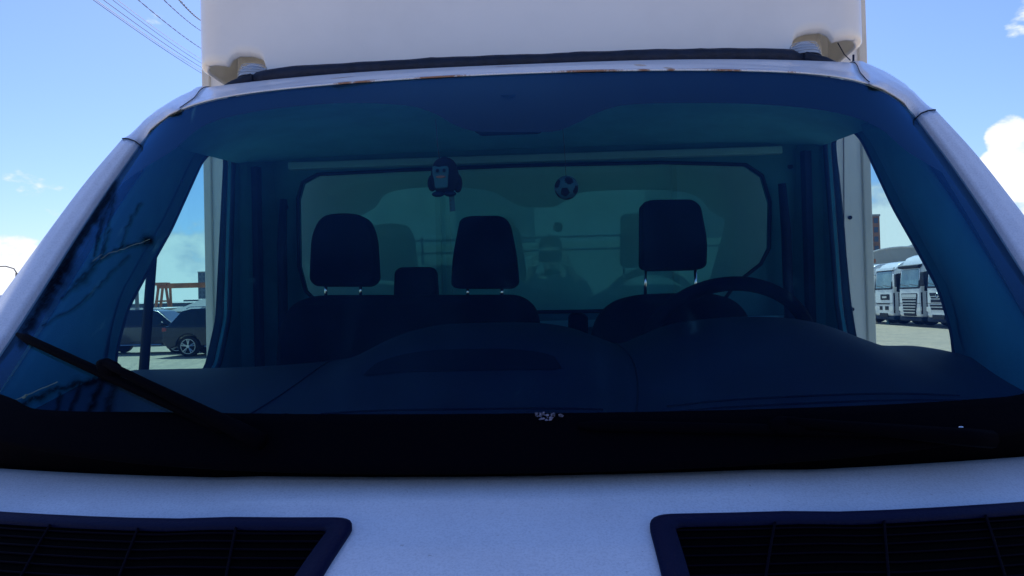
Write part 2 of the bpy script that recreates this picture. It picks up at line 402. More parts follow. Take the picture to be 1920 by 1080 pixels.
for pts, r in [([(283, 451), (240, 466), (205, 478), (190, 488)], .0005), ([(192, 480), (175, 492)], .0006), ([(30, 752), (60, 740), (110, 718)], .0006), ([(45, 748), (52, 743)], .0020)]:
    pp = wob(pts, 5, 1.2); pb = MB(); pb.tube([onglass(*q) for q in pp], r, 5); pb.build('pale_streak', M['straw'], WIND)
rb = MB()
for k in range(46):
    a, b = random.uniform(1006, 1058), random.uniform(779, 797); rr = random.uniform(1.2, 5.0)
    if 1040 < a < 1050 or (a > 1050 and b > 789): continue
    ring = [onglass(a+rr*random.uniform(.5, 1.1)*math.cos(2*PI*i/9), b+rr*.7*random.uniform(.5, 1.1)*math.sin(2*PI*i/9), .0080+.00003*k) for i in range(9)]
    rb.add(ring, [tuple(range(9))])
rb.build('residue', M['resid'], WIND)

# ---- A pillars, outside: from glass edge over the silhouette back to the door frame
sX = [.985, .985, .984, .980, .966, .930]; 
def pillar(sg):
    def f(u, v):
        xs, ys, zs = sm(gt, gX, v), sm(gt, gY, v), sm(gt, gZ, v); ox = sm(gt, sX, v); k = (ox-xs)
        path = [(xs-.004, ys+.006, zs-.008), (xs+.006, ys-.012, zs+.004), (xs+k*.35, ys-.010, zs+.010), (xs+k*.75, ys+.012, zs+.016), (ox-.004, ys+.045, zs+.014), (ox, ys+.09, zs-.0), (ox-.002, ys+.18, zs-.03), (ox-.02, ys+.30, zs-.02-.02*v)]
        i = u*7; j = min(6, int(i)); q = i-j; A, B = Vector(path[j]), Vector(path[j+1]); w = A+(B-A)*q
        return Vector((w.x*sg, w.y, w.z))
    b = MB(); b.grid(lambda u, v: f(u, v*.98), 28, 34); o = b.build('windshield_pillar', M['paint'], T, smooth=True, solid=.004)
    s2 = MB()                                   # shut line across the pillar
    s2.tube([f(u, .975)+Vector((0, -.0005, .0008)) for u in [i/40*.85 for i in range(1, 41)]], .0012, 5)
    s2.build('seam', M['ventin'], o)
    if sg < 0:
        c = MB(); c.ball(f(.38, .13), .0045, 8, 6); c.build('stone_chip', M['dirt'], o)
    # inner trim, a broad plastic face from the glass back to the door opening
    def fi(u, v):
        xs, ys, zs = sm(gt, gX, v), sm(gt, gY, v), sm(gt, gZ, v)
        bY = interp([0, .2, .4, .7, .9, 1], [1.74, 1.745, 1.80, 2.02, 2.18, 2.28], v)+(0 if sg > 0 else -.02); bZ = zs+.01*v+.05*v*v
        bZ = interp([0, .2, .4, .7, .9, 1], [1.40, 1.56, 1.66, 1.87, 2.05, 2.13], v)
        A = Vector((xs-.015, ys+.03, zs-.02)); B = Vector((.925, bY, bZ))
        w = A+(B-A)*u; w.x -= (.035 if sg > 0 else .008)*math.sin(PI*min(1, u*1.15))*(1-u*.4)
        return Vector((w.x*sg, w.y, w.z))
    b = MB(); b.grid(fi, 12, 24); b.build('pillar_trim', M['trim'], o, smooth=True, solid=.006)
    return f
PF = {sg: pillar(sg) for sg in (-1, 1)}

# ---- roof and the rail that carries each pillar back along its edge
RI = [(.864, 1.795, 2.048), (.848, 1.79, 2.068), (.806, 1.778, 2.092), (.763, 1.762, 2.107), (.818, 1.95, 2.177), (.904, 2.25, 2.290), (.935, 2.62, 2.325)]
RO = [(.936, 1.87, 2.055), (.948, 1.95, 2.116), (.960, 2.01, 2.148), (.977, 2.08, 2.182), (1.007, 2.3, 2.282), (1.036, 2.5, 2.345), (1.04, 2.66, 2.36)]
def lerp3(L, t):
    t = max(0, min(len(L)-1, t)); ks = list(range(len(L)))
    return Vector((sm(ks, [p[0] for p in L], t), sm(ks, [p[1] for p in L], t), sm(ks, [p[2] for p in L], t)))
def rail(sg):
    def fn(u, v):
        k = v*6; I, O = lerp3(RI, k), lerp3(RO, k); nn = Vector((.25, -.35, .55))*.022*(1-.45*v)
        pth = [I, I+(O-I)*.12+nn*.7, I+(O-I)*.38+nn*1.1, I+(O-I)*.72+nn*.8, I+(O-I)*.95+nn*.25, O, O+Vector((.0, .06, -.05)), O+Vector((-.02, .10, -.10))]
        i = u*7; j = min(6, int(i)); q = i-j; w = pth[j]+(pth[j+1]-pth[j])*q
        w = Vector((w.x*sg, w.y, w.z))
        if k < 1: a = (1-k)**1.5; w = w*(1-a)+PF[sg](u, .98)*a
        return w
    return fn
def roof(u, v):
    q = -1+2*u; a = abs(q); E = lerp3(RI, 3+3*v)
    yc = sm([0, .333, .667, 1], [1.65, 1.90, 2.26, 2.62], v); zc = sm([0, .333, .667, 1], [2.124, 2.212, 2.318, 2.342], v)
    w = Vector((E.x*q, yc+(E.y-yc)*a**2.1, zc+(E.z-zc)*a**3))
    if v < .2:
        g0_ = wsurf(q*.763/.868, 1.0, .003); g1 = Vector((E.x*0+.763*q, 1.65+(1.762-1.65)*a**2.1, 2.124+(2.107-2.124)*a**3))
        w = w+(g0_-g1)*(1-v/.2)**1.5
    return w
_pts = [roof(i/160, j/90) for j in range(46) for i in range(161)]
_px = np.array([topx(p) for p in _pts]); rust = []
for (u, v, r, s_) in [(676, 157, .020, (.8, 1, 1)), (650, 160, .018, (.8, 1, 1)), (700, 155, .012, (.6, 1, 1)), (858, 144, .007, (1, 1, 1)), (1209, 135, .011, (1, .7, 1)), (1255, 126, .020, (2, .5, .5)), (1262, 136, .012, (1.5, .7, 1)),
                     (1479, 144, .013, (.8, 1, 1)), (1505, 143, .009, (1, 1, 1)), (395, 193, .013, (1, 1, 1)), (1100, 134, .024, (.35, 1, 1)), (1200, 122, .022, (1.8, .5, .5)), (820, 147, .014, (.25, 2, 1)), (1330, 143, .014, (.15, 2, 1)), (950, 124, .016, (.4, .8, 1)), (640, 145, .016, (.6, .8, 1))]:
    c = _pts[int(((_px-np.array([u, v]))**2).sum(1).argmin())]; rust.append((*c, r*1.7, s_))
M['roofpaint'] = paint_mat('roof_paint', rust, (.84, .89, .97))
rm = MB(); rm.grid(roof, 90, 44)
ROOF = rm.build('cab_roof', M['roofpaint'], T, smooth=True, solid=.004)
for sg in (-1, 1):
    fn = rail(sg); b = MB(); b.grid(fn, 28, 60); b.build('roof_rail', M['roofpaint'], ROOF, smooth=True, solid=.003)
    sd_ = MB(); sd_.tube([Vector((sg*p.x, p.y-.002, p.z+.0012)) for p in [lerp3(RI, 3+2.3*i/20) for i in range(21)]], .0010, 5)
    sd_.build('roof_groove', M['trimdark'], ROOF)

# ---- bulky rubber seal between roof and fairing
sp = []
for i in range(90):
    q = -1+2*i/89; x = q*.885
    z = 2.348-.012*q*q-.052*abs(q)**14; sp.append((x, 2.31+.02*abs(q)**6, z))
rad = [(.0215+.0009*math.sin(i*.23)+.0006*math.sin(i*.61+1)+.0004*math.sin(i*1.3)+(.0012 if i in (52, 53, 31, 70) else 0))*(1 if 4 < i < 84 else .65) for i in range(90)]
sb = MB(); sb.tube(sp, rad, 12); SEAL = sb.build('roof_seal', M['rubber'], T, smooth=True)
for sg in (-1, 1):
    b = MB(); b.tube([(sg*.80, 2.30, 2.330), (sg*.86, 2.31, 2.312), (sg*.93, 2.33, 2.290)], [.012, .014, .008], 10); b.build('seal_end', M['rubber'], SEAL, smooth=True)

# ---- marker lamps in the cut-outs
for sg in (-1, 1):
    b = MB(); b.grid(lambda u, v: (sg*.815+.045*math.cos(PI*v/2)*math.cos(2*PI*u), 2.36+.05*math.cos(PI*v/2)*math.sin(2*PI*u), 2.342+.044*math.sin(PI*v/2)), 28, 10)
    for k in range(5): b.tube([(sg*.815+.047*math.cos(a)*math.cos(k*.17), 2.36+.052*math.sin(a)*math.cos(k*.17), 2.343+.0085*k) for a in [2*PI*j/24 for j in range(25)]], .0012, 4)
    L = b.build('marker_lamp', M['lens'], T, smooth=True)
    b = MB(); b.cyl((sg*.815, 2.36, 2.33), .050, .026, 'z', 28); b.build('lamp_base', M['black'], L, bevel=.004)

# ---- cargo box with fairing
def fair_path(n=60):
    hw, r, yf, yb = 1.03, .10, 2.40, 2.745
    pts = [(-hw, yb), (-hw, yf+r+.1), (-hw, yf+r)]
    pts += [(-hw+r-r*math.cos(a), yf+r-r*math.sin(a)) for a in [PI/2*i/10 for i in range(1, 11)]]
    k = 260; pts += [(-hw+r+(2*hw-2*r)*i/k, yf) for i in range(1, k)]
    return pts+[(-x, y) for x, y in reversed(pts[:13])]
fp = fair_path()
def zb(x, y):
    a = abs(x)
    if y > 2.55: return 2.40
    z = interp([0, .786, .790, .797, .81, .84, .88, .905, .913, .925, .96, .99, 1.01, 1.03], [2.29, 2.29, 2.36, 2.400, 2.418, 2.428, 2.430, 2.418, 2.398, 2.402, 2.408, 2.408, 2.404, 2.40], a)
    return z
fm = MB(); zs_ = [0, .002, .006, .012, .03, .1, .3, .6, 1]
vs = []; 
for zt in zs_:
    for (x, y) in fp:
        z0 = zb(x, y); ins = .02*max(0, 1-zt/.012)**2 if abs(x) > .775 else 0
        d = Vector((-x*.0, 1, 0)) if y < 2.42 else Vector((-math.copysign(1, x), 0.2, 0))
        top = 3.62; yy = y+.06*max(0, (zt-.3)/.7)**2
        vs.append(Vector((x, yy, z0+(top-z0)*zt))+d*ins)
k = len(fp)
fm.add(vs, [(j*k+i, j*k+i+1, (j+1)*k+i+1, (j+1)*k+i) for j in range(len(zs_)-1) for i in range(k-1)])
BOX = MB().box(-1.14, 1.14, 2.75, 7.2, .95, 3.62).build('cargo_body', M['box'], T, bevel=.018)
FA = fm.build('fairing', M['box'], T, smooth=True, solid=.012)
for sg in (-1, 1):                             # recess liners behind the cut-outs
    b = MB(); pl = []
    for i in range(9): a = PI/2*i/8; pl.append((sg*(.895+.022*math.sin(a)), 2.485-.0+.03*(1-math.cos(a))))
    path = [(sg*.74, 2.47), (sg*.77, 2.485)]+pl+[(sg*.917, 2.72)]
    kk = len(path); b.add([(x, y, z) for z in (2.25, 2.52) for x, y in path], [(i, i+1, kk+i+1, kk+i) for i in range(kk-1)])
    b.build('recess_liner', M['boxcream'], FA, smooth=True, solid=.006)
for sg in (-1, 1): tb = MB(); tb.prism(rounded([(sg*1.118, 2.738), (sg*1.146, 2.738), (sg*1.146, 2.80), (sg*1.118, 2.80)], .006), .95, 3.6, 'z'); tb.build('corner_trim', M['boxcream'], BOX, smooth=False)
for u, v in [(1594, 408), (1598, 580), (1590, 250)]:
    c = at(u, v, 2.746)
    for sx in (1, -1): sc = MB(); sc.cyl((sx*c.x, 2.746, c.z), .0065, .006, 'y', 12); sc.build('panel_screw', M['trimdark'], BOX)
s2 = MB(); A = at(1570, 255, 2.735); s2.tube([at(1582, 243, 2.745), at(1583, 640, 2.745)], .0015, 4); s2.build('panel_seam', M['trimdark'], BOX)
s2 = MB(); s2.tube([at(1563, 262, 2.60), at(1572, 330, 2.60), at(1581, 430, 2.60), at(1588, 530, 2.60)], [.003, .004, .005, .005], 6); s2.build('rubber_strip', M['black'], BOX)
s2 = MB(); s2.tube([(.935, 2.42, 2.40), (.945, 2.4, 2.36), (.955, 2.38, 2.335)], .0016, 5); s2.tube([(.955, 2.36, 2.30), (.957, 2.36, 2.345)], .003, 6); s2.build('lamp_wire', M['trimdark'], FA)

# ---- hood
def hrear(x):
    a = abs(x); return 1.08+.20*(a/.80)**2.0*.75
def hood(x, d):
    """d = distance forward of the rear edge"""
    y = hrear(x)-d*(1-.12*(abs(x)/.95)**2)
    z = sm([0, .03, .13, .23, .40, .55, .66, .72], [1.412, 1.418, 1.388, 1.362, 1.305, 1.23, 1.13, 1.00], d)-.010*(abs(x)/.9)**2
    if abs(x) > .86: z -= .9*(abs(x)-.86)**1.6
    # shallow raised centre panel starting a little in front of the edge
    e = min(1, max(0, (d-.012)/.010))
    ce = min(1, max(0, (.36-abs(x)*.9+d*.1)/.06)); z += .0035*e*ce
    return Vector((x, y, z))
hm = MB()
xs_ = [-.97+1.94*i/120 for i in range(121)]
ds_ = [0, .004, .008, .012, .016, .020, .026, .04, .06, .09, .13, .18, .23, .3, .4, .48, .55, .61, .66, .70, .72]
vs = [hood(x, d) for d in ds_ for x in xs_]
hm.add(vs, [(j*121+i, j*121+i+1, (j+1)*121+i+1, (j+1)*121+i) for j in range(len(ds_)-1) for i in range(120)])
HOOD = hm.build('hood', M['paint'], T, smooth=True, solid=.004)
def hn(x, d, off):
    A = hood(x, d); B = hood(x, d+.01); q = Vector((1, 0, 0)).cross(A-B); q = q if q.z > 0 else -q
    return A+q.normalized()*off
for sg in (-1, 1):                             # black slotted vents with a raised bezel
    xi = lambda d: .178+.03*(d-.13)
    def W_(p, off=0.0): return hn(sg*p[0], p[1], off)
    outer = rounded([(.172, .131), (.80, .150), (.80, .45), (.205 if sg < 0 else .176, .42)], [.030, .06, .05, .05], 6)
    inner = rounded([(.200, .156), (.775, .175), (.775, .425), (.231 if sg < 0 else .203, .395)], [.014, .04, .03, .03], 6)
    # densify both loops the same way so that they follow the curved hood
    def dens(lp, k=8): 
        o = []
        for i in range(len(lp)):
            a, b = lp[i], lp[(i+1) % len(lp)]
            for j in range(k): o.append((a[0]+(b[0]-a[0])*j/k, a[1]+(b[1]-a[1])*j/k))
        return o
    O, I = dens(outer), dens(inner); m_ = len(O)
    b = MB(); rows = [[W_(p, 0) for p in O], [W_(p, .006) for p in O], [W_((O[i][0]+(I[i][0]-O[i][0])*.25, O[i][1]+(I[i][1]-O[i][1])*.25), .009) for i in range(m_)],
                      [W_(p, .008) for p in I], [W_(p, .001) for p in I]]
    b.add([q for r_ in rows for q in r_], [(j*m_+i, j*m_+(i+1) % m_, (j+1)*m_+(i+1) % m_, (j+1)*m_+i) for j in range(4) for i in range(m_)])
    V = b.build('hood_vent', M['bezel'], T, smooth=True)
    b = MB()
    def ip(u, v):
        d = .152+(.395-.150)*v; x0 = .196+(.03 if sg < 0 else .004)*v; return W_((x0+(.77-x0)*u, d+.022*u), .0025)
    b.grid(ip, 30, 12); b.build('vent_back', M['ventin'], V)
    b = MB()
    for k in range(14):
        v = (k+.8)/14.5; b.tube([Vector(ip(i/24, v))+Vector((0, 0, .0015)) for i in range(25)], .0013, 5)
    b.build('slat', M['slat'], V)
    for k in range(4):
        u = .215+.23*k
        b = MB(); b.tube([Vector(ip(u-.17*v, v))+Vector((0, 0, .0030)) for v in [j/10 for j in range(11)]], .0016, 6); b.build('vent_rib', M['slat'], V)

# ---- cowl between hood and glass
cw = MB()
def cowl(u, v):
    x = -.95+1.9*u; A = Vector((x, hrear(x)+.004, 1.404)); 
    s = max(-1, min(1, x/.885)); B = wsurf(s, .02, .0); B = Vector((x, B.y+.01, B.z-.006))
    D = Vector((x, (A.y+B.y)/2+.03, 1.385)); 
    return (A*(1-v)+D*v*1.0) if v < .5 else (A*.5+D*.5)*(2-2*v)+B*(2*v-1)
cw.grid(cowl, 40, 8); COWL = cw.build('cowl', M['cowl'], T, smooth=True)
c2 = MB()
c2.add([(x, hrear(x)+dy, z) for (dy, z) in ((.002, 1.405), (.05, 1.38), (.40, 1.37), (.40, 1.2)) for x in (-.95, -.6, -.3, 0, .3, .6, .95)], [(j*7+i, j*7+i+1, (j+1)*7+i+1, (j+1)*7+i) for j in range(3) for i in range(6)])
c2.build('cowl_tray', M['cowl'], COWL)
w1 = MB(); c = onglass(1019, 884); w1.ball((c.x, hrear(c.x)+.02, 1.407), .004, 8, 6); w1.build('washer_jet', M['lens'], COWL)

ct = [onglass(u, v, 0, True) for u, v in [(30, 752), (60, 768), (130, 774), (300, 776), (600, 780), (960, 779), (1200, 776), (1450, 770), (1700, 760), (1850, 750), (1915, 742)]]
cts = [-1.04]+[c[0] for c in ct]+[1.04]; ctt = [ct[0][1]+.06]+[c[1] for c in ct]+[ct[-1][1]+.06]
c3 = MB(); c3.grid(lambda u, v: (lambda q: wsurf(q, -.03+(sm(cts, ctt, q)+.03)*v, .0045))(-1.02+2.04*u), 90, 6); c3.build('cowl_shroud', M['cowl'], COWL, smooth=True, solid=.003)
# ---- wipers
def wiper(a, b, jnt, piv, off=.012):
    P = onglass
    def P2(u, v, o): return P(u, v, o)
    arm = MB(); A, B = jnt, piv
    pts = [P2(A[0]+(B[0]-A[0])*i/8, A[1]+(B[1]-A[1])*i/8, .026-.004*i/8) for i in range(9)]
    arm.tube(pts, [.006, .0065, .007, .008, .009, .010, .011, .012, .012], 8)
    Wp = arm.build('wiper', M['cowl'], T, smooth=True)
    bl = MB()
    n = 24; pts = [P2(a[0]+(b[0]-a[0])*i/n, a[1]+(b[1]-a[1])*i/n, .010) for i in range(n+1)]
    bl.tube(pts, [.0035]+[.0075 for _ in range(n-1)]+[.003], 8)
    bl.tube([q+Vector((0, .004, -.003)) for q in pts], .004, 4); bl.build('wiper_blade', M['cowl'], Wp, smooth=True)
    br = MB(); q = P2(jnt[0], jnt[1], .016); d = (pts[14]-pts[10]).normalized()
    br.tube([q-d*.022, q-d*.010, q+d*.012, q+d*.024], [.007, .0125, .0125, .008], 10)
    br.build('wiper_joint', M['cowl'], Wp, smooth=True)
    cp = MB(); cp.ball(P2(b[0]-8, b[1]-4, .021), (.0035, .002, .0015), 8, 6); cp.build('blade_glint', M['chrome'], Wp)  # chrome bead added to give the blade end its glint
wiper((38, 634), (432, 817), (212, 702), (500, 846))
wiper((1085, 806), (1800, 822), (1470, 812), (1850, 842))

# ---- dashboard
sil = [(-.9, 1.515), (-.60, 1.518), (-.42, 1.53), (-.36, 1.543), (-.28, 1.58), (-.20, 1.602), (-.1, 1.606), (.02, 1.604), (.10, 1.592), (.16, 1.570), (.21, 1.553), (.25, 1.566), (.32, 1.592), (.42, 1.604),
       (.55, 1.604), (.63, 1.590), (.70, 1.562), (.76, 1.540), (.80, 1.535), (.86, 1.533), (.92, 1.52)]
def dash(u, v):
    x = -.90+1.8*u; Y0 = 1.09+.17*(abs(x)/.9)**2; y = Y0+.02+(1.86-Y0)*v
    zb_ = sm([p[0] for p in sil], [p[1] for p in sil], x)
    fr = 1.462; z = fr+(zb_-fr)*(math.sin(min(1, v/.82)*PI/2)**1.4)
    if v > .88: z -= .35*(v-.88)
    return Vector((x, y, z))
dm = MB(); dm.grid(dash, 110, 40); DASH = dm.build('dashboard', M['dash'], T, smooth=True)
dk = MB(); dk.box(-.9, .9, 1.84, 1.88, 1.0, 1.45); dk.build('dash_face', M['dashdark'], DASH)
for k, (xa, xb, vv_) in enumerate([(-.72, -.36, .10), (-.30, .14, .08), (.24, .72, .10)]):
    b = MB()
    for j in range(3): b.tube([dash(((xa+(xb-xa)*i/20)+.9)/1.8, vv_+.035*j)+Vector((0, 0, .001)) for i in range(21)], .0018, 4)
    b.build('demister_slot', M['dashdark'], DASH)
for xx in (.185, -.44):
    b = MB(); b.tube([dash((xx+.03*math.sin(3*i/20)+.9)/1.8, .1+.8*i/20)+Vector((0, 0, .0005)) for i in range(21)], .0016, 4); b.build('dash_seam', M['dashdark'], DASH)
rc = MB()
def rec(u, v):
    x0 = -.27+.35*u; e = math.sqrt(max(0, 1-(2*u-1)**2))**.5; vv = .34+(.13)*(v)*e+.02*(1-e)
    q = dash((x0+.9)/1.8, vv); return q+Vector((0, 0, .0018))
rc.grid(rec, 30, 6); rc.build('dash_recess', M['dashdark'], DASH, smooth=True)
# ---- steering wheel, tilted rim with spokes and hub
SWC = Vector((.475, 1.93, 1.515)); tilt = R(58)
def ring(c, r, a): return c+Vector((r*math.cos(a), -r*math.sin(a)*math.cos(tilt)*-1*-1, r*math.sin(a)*math.sin(tilt)))
def sw(r, a):    # wheel plane leans back: top edge nearer the windshield
    return SWC+Vector((r*math.cos(a), -r*math.sin(a)*math.cos(tilt), r*math.sin(a)*math.sin(tilt)))
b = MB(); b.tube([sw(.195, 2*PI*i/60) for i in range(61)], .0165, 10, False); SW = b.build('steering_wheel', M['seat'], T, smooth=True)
b = MB(); b.grid(lambda u, v: sw(.085*math.sin(PI/2*(1-v)), 2*PI*u)+Vector((0, .03+.03*v, .03*v)), 20, 6); b.build('wheel_hub', M['dashdark'], SW, smooth=True)
for a in (0.15, PI-.15, -PI/2):
    b = MB(); b.tube([sw(.06, a)+Vector((0, .03, 0)), sw(.12, a)+Vector((0, .012, 0)), sw(.19, a)], [.03, .02, .015], 8); b.build('spoke', M['dashdark'], SW, smooth=True)
b = MB(); b.tube([SWC+Vector((0, 0, -.02)), SWC+Vector((0, -.28, -.16))], .04, 12); b.build('steering_column', M['dashdark'], SW)

# ---- seats
def slabm(name, pts, y0, y1, m, parent, bevel, r=.03, segs=4):
    b = MB(); b.prism(rounded(pts, r, 4), y0, y1, 'y'); return b.build(name, m, parent, bevel=bevel, segs=segs)
def px(lst, y): return [(at(u, v, y).x, at(u, v, y).z) for u, v in lst]
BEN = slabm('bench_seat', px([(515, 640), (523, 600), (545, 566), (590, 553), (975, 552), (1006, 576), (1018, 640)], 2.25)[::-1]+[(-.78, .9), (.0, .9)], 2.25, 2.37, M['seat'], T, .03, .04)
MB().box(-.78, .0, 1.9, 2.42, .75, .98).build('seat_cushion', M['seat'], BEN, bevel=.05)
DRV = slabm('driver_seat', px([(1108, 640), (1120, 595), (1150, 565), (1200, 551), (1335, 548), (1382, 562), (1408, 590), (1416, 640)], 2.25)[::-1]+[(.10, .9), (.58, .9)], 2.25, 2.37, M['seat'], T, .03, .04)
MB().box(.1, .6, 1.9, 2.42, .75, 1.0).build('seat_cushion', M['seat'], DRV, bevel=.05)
def headrest(par, pts, posts, y=2.24):
    H = slabm('headrest', px(pts, y)[::-1], y, y+.09, M['seat'], par, .022, .035)
    for (u, v0, v1) in posts:
        b = MB(); b.tube([at(u, v0, y+.04), at(u, v1, y+.04)], .0045, 8); b.build('headrest_post', M['chrome'], H if False else par, smooth=True)
headrest(BEN, [(578, 525), (582, 440), (600, 403), (640, 398), (682, 402), (698, 440), (703, 525), (690, 537), (590, 537)], [(611, 530, 560), (676, 530, 560)])
headrest(BEN, [(845, 535), (848, 480), (862, 410), (880, 404), (940, 404), (955, 415), (968, 480), (972, 532), (960, 541), (855, 541)], [(877, 535, 560), (941, 535, 560)])
headrest(DRV, [(1203, 500), (1204, 380), (1220, 374), (1300, 373), (1315, 385), (1328, 450), (1326, 498), (1315, 505), (1215, 507)], [(1210, 500, 560), (1304, 500, 560)])
slabm('belt_housing', px([(733, 560), (735, 508), (745, 500), (805, 499), (812, 508), (815, 560)], 2.25)[::-1], 2.28, 2.35, M['seat'], BEN, .012, .012)
slabm('armrest', px([(1066, 640), (1066, 592), (1075, 587), (1095, 587), (1103, 594), (1103, 640)], 2.3)[::-1], 2.3, 2.38, M['seat'], DRV, .01, .012)

# ---- headliner, rear wall and window
b = MB()
def hl(u, v):
    x = -.9+1.8*u; s = x/.9; A = wsurf(s*.985, .985, -.012); B = Vector((x*1.02, 2.60, 2.140-.02*abs(s)**6))
    w = A*(1-v)+B*v; w.z += .05*math.sin(PI*v)*(1-abs(s)**4); return w
b.grid(hl, 30, 14); HL = b.build('headliner', M['liner'], T, smooth=True)
TL = -math.tan(R(3.2))
def rw(x, z, off=0): return Vector((x, 2.60+(z-1.6)*TL+off, z))
win = px([(574, 545), (563, 500), (563, 375), (572, 345), (600, 330), (760, 322), (1000, 313), (1240, 308), (1395, 312), (1425, 332), (1440, 380), (1440, 465), (1425, 495), (1378, 532), (1345, 580), (1000, 585), (720, 585), (610, 580)], 2.6)
wl = []
for i in range(len(win)):
    a, c = Vector(win[i]), Vector(win[(i+1) % len(win)]); wl += [a+(c-a)*k/3 for k in range(3)]
cen = Vector((0, 1.86)); 
def outp(p):
    d = p-cen; k = min((.93/abs(d.x)) if d.x else 9, ((.36 if d.y > 0 else .70)/abs(d.y)) if d.y else 9); return cen+d*k
m_ = len(wl); b = MB()
b.add([rw(p.x, p.y, .0) for p in wl]+[rw(*outp(p), .0) for p in wl]+[rw(p.x, p.y, .03) for p in wl], [(i, (i+1) % m_, m_+(i+1) % m_, m_+i) for i in range(m_)]+[(i, (i+1) % m_, 2*m_+(i+1) % m_, 2*m_+i) for i in range(m_)])
RW = b.build('rear_wall', M['rearwall'], T)
b = MB(); b.add([rw(p.x, p.y, .022) for p in wl], [tuple(range(m_))]); RG = b.build('rear_window', M['rearg'], T)
b = MB(); b.tube([rw(p.x, p.y, -.004) for p in wl]+[rw(wl[0].x, wl[0].y, -.004)], .0060, 8, False); b.build('window_seal', M['trimdark'], RG, smooth=True)
b = MB(); l = at(480, 330, 2.58); r_ = at(1480, 300, 2.58)
b.box(-.78, .80, 2.545, 2.58, 2.098, 2.122); b.build('rear_header', M['rearedge'], RW, bevel=.004)
b = MB(); b.box(-.8, .8, 2.55, 2.575, 1.565, 1.588); b.build('rear_ledge', M['rearedge'], RW, bevel=.004)
for sx, z in [(-.70, 2.10), (.70, 2.10), (.83, 2.06), (-.8, 1.98)]: b = MB(); b.cyl((sx, 2.58, z), .009, .012, 'y', 12); b.build('trim_plug', M['trimdark'], RW)
# vertical stiffeners of the box front seen through the rear window
for x in (-.33, -.295, .48): b = MB(); b.box(x, x+.018, 2.735, 2.748, 1.3, 2.3); b.build('front_stiffener', M['boxcream'], BOX)

# ---- doors: outer skin with window opening, inner lining, glass
for sg in (-1, 1):
    re_ = .05 if sg > 0 else -.012
    wp = [(2.46+re_, 2.13), (2.31, 2.13), (2.21, 2.07), (2.02, 1.86), (1.91, 1.76), (1.80, 1.655), (1.75, 1.56), (1.74, 1.44), (2.16, 1.44), (2.34+(.06 if sg > 0 else -.03), 1.48), (2.42+(.03 if sg > 0 else -.03), 1.62)]
    wpr = rounded(wp, .03, 3)
    c0 = Vector((2.10, 1.76)); k = len(wpr)
    def op(p):
        p = Vector(p); d = p-c0
        kx = ((2.62-c0.x) if d.x > 0 else (c0.x-1.32))/max(1e-6, abs(d.x)); kz = ((2.22-c0.y) if d.y > 0 else (c0.y-1.30))/max(1e-6, abs(d.y))
        q = c0+d*min(kx, kz)
        if d.x < .12 and d.y > -.25: q = p+Vector((-.70, .50)).normalized()*.075     # along the slanting front edge
        if q.y > 2.1: q.y = min(q.y, 2.20)
        return q
    def wx(z): return .962-.012*max(0, (z-1.6)/.6)
    b = MB(); b.add([(sg*wx(p[1]), p[0], p[1]) for p in wpr]+[(sg*wx(op(p).y), op(p).x, op(p).y) for p in wpr],
                   [(i, (i+1) % k, k+(i+1) % k, k+i) for i in range(k)])
    DO = b.build('cab_door', M['paint'], T)
    b = MB(); b.box(min(sg*.95, sg*.985), max(sg*.95, sg*.985), 1.42, 2.62, .45, 1.302); b.build('door_lower', M['paint'], DO, bevel=.01)
    b = MB(); b.add([(sg*.915, p[0], p[1]) for p in wpr]+[(sg*.905, op(p).x+.02, op(p).y-.01) for p in wpr], [(i, (i+1) % k, k+(i+1) % k, k+i) for i in range(k)])
    b.add([(sg*.915, p[0], p[1]) for p in wpr]+[(sg*.935, p[0], p[1]) for p in wpr], [(i, (i+1) % k, k+(i+1) % k, k+i) for i in range(k)])
    b.build('door_lining', M['rearwall'], DO)
    b = MB(); b.tube([(sg*.918, p[0], p[1]) for p in wpr]+[(sg*.918, wpr[0][0], wpr[0][1])], .007, 6, False); b.build('window_rubber', M['trimdark'], DO, smooth=True)
    b = MB(); b.add([(sg*(wx(p[1])-.001), p[0], p[1]) for p in wpr]+[(sg*.936, p[0]-.003*0, p[1]) for p in wpr], [(i, (i+1) % k, k+(i+1) % k, k+i) for i in range(k)]); b.build('window_channel', M['trimdark'], DO)
    b = MB(); b.add([(sg*.94, p[0], p[1]) for p in wpr], [tuple(range(k))]); b.build('door_glass', M['side'] if sg > 0 else M['sideteal'], DO)
    b = MB(); b.box(min(sg*.88, sg*.94), max(sg*.88, sg*.94), 1.6, 2.5, 1.30, 1.425); b.build('door_sill', M['dash'], DO, bevel=.02)
    # pillar behind the door, with the belt
    b = MB(); b.prism(rounded([(sg*.92, 2.47+re_), (sg*.92, 2.63), (sg*.80, 2.63), (sg*.865, 2.53+re_*.5), (sg*.89, 2.485+re_)], .02, 3), 1.0, 2.16, 'z')
    BP = b.build('rear_pillar', M['rearwall'], T, smooth=False)
    b = MB(); b.tube([(sg*.79, 2.53, 2.0), (sg*.80, 2.535, 1.85), (sg*.805, 2.54, 1.2)], [.012, .016, .016], 6); b.build('seat_belt', M['trimdark'], BP, smooth=True)
    b = MB(); b.prism(rounded([(sg*.884, 2.50+re_*.6), (sg*.872, 2.53+re_*.6), (sg*.85, 2.51+re_*.6), (sg*.86, 2.49+re_*.6)], .004, 2), 1.45, 2.10, 'z'); b.build('pillar_seal', M['trimdark'], BP)
b = MB(); b.tube([(-.93, 1.965, 1.86), (-.93, 1.935, 1.7), (-.93, 1.885, 1.42)], [.0115, .012, .0125], 8); b.build('window_bar', M['black'], DO.parent, smooth=True)
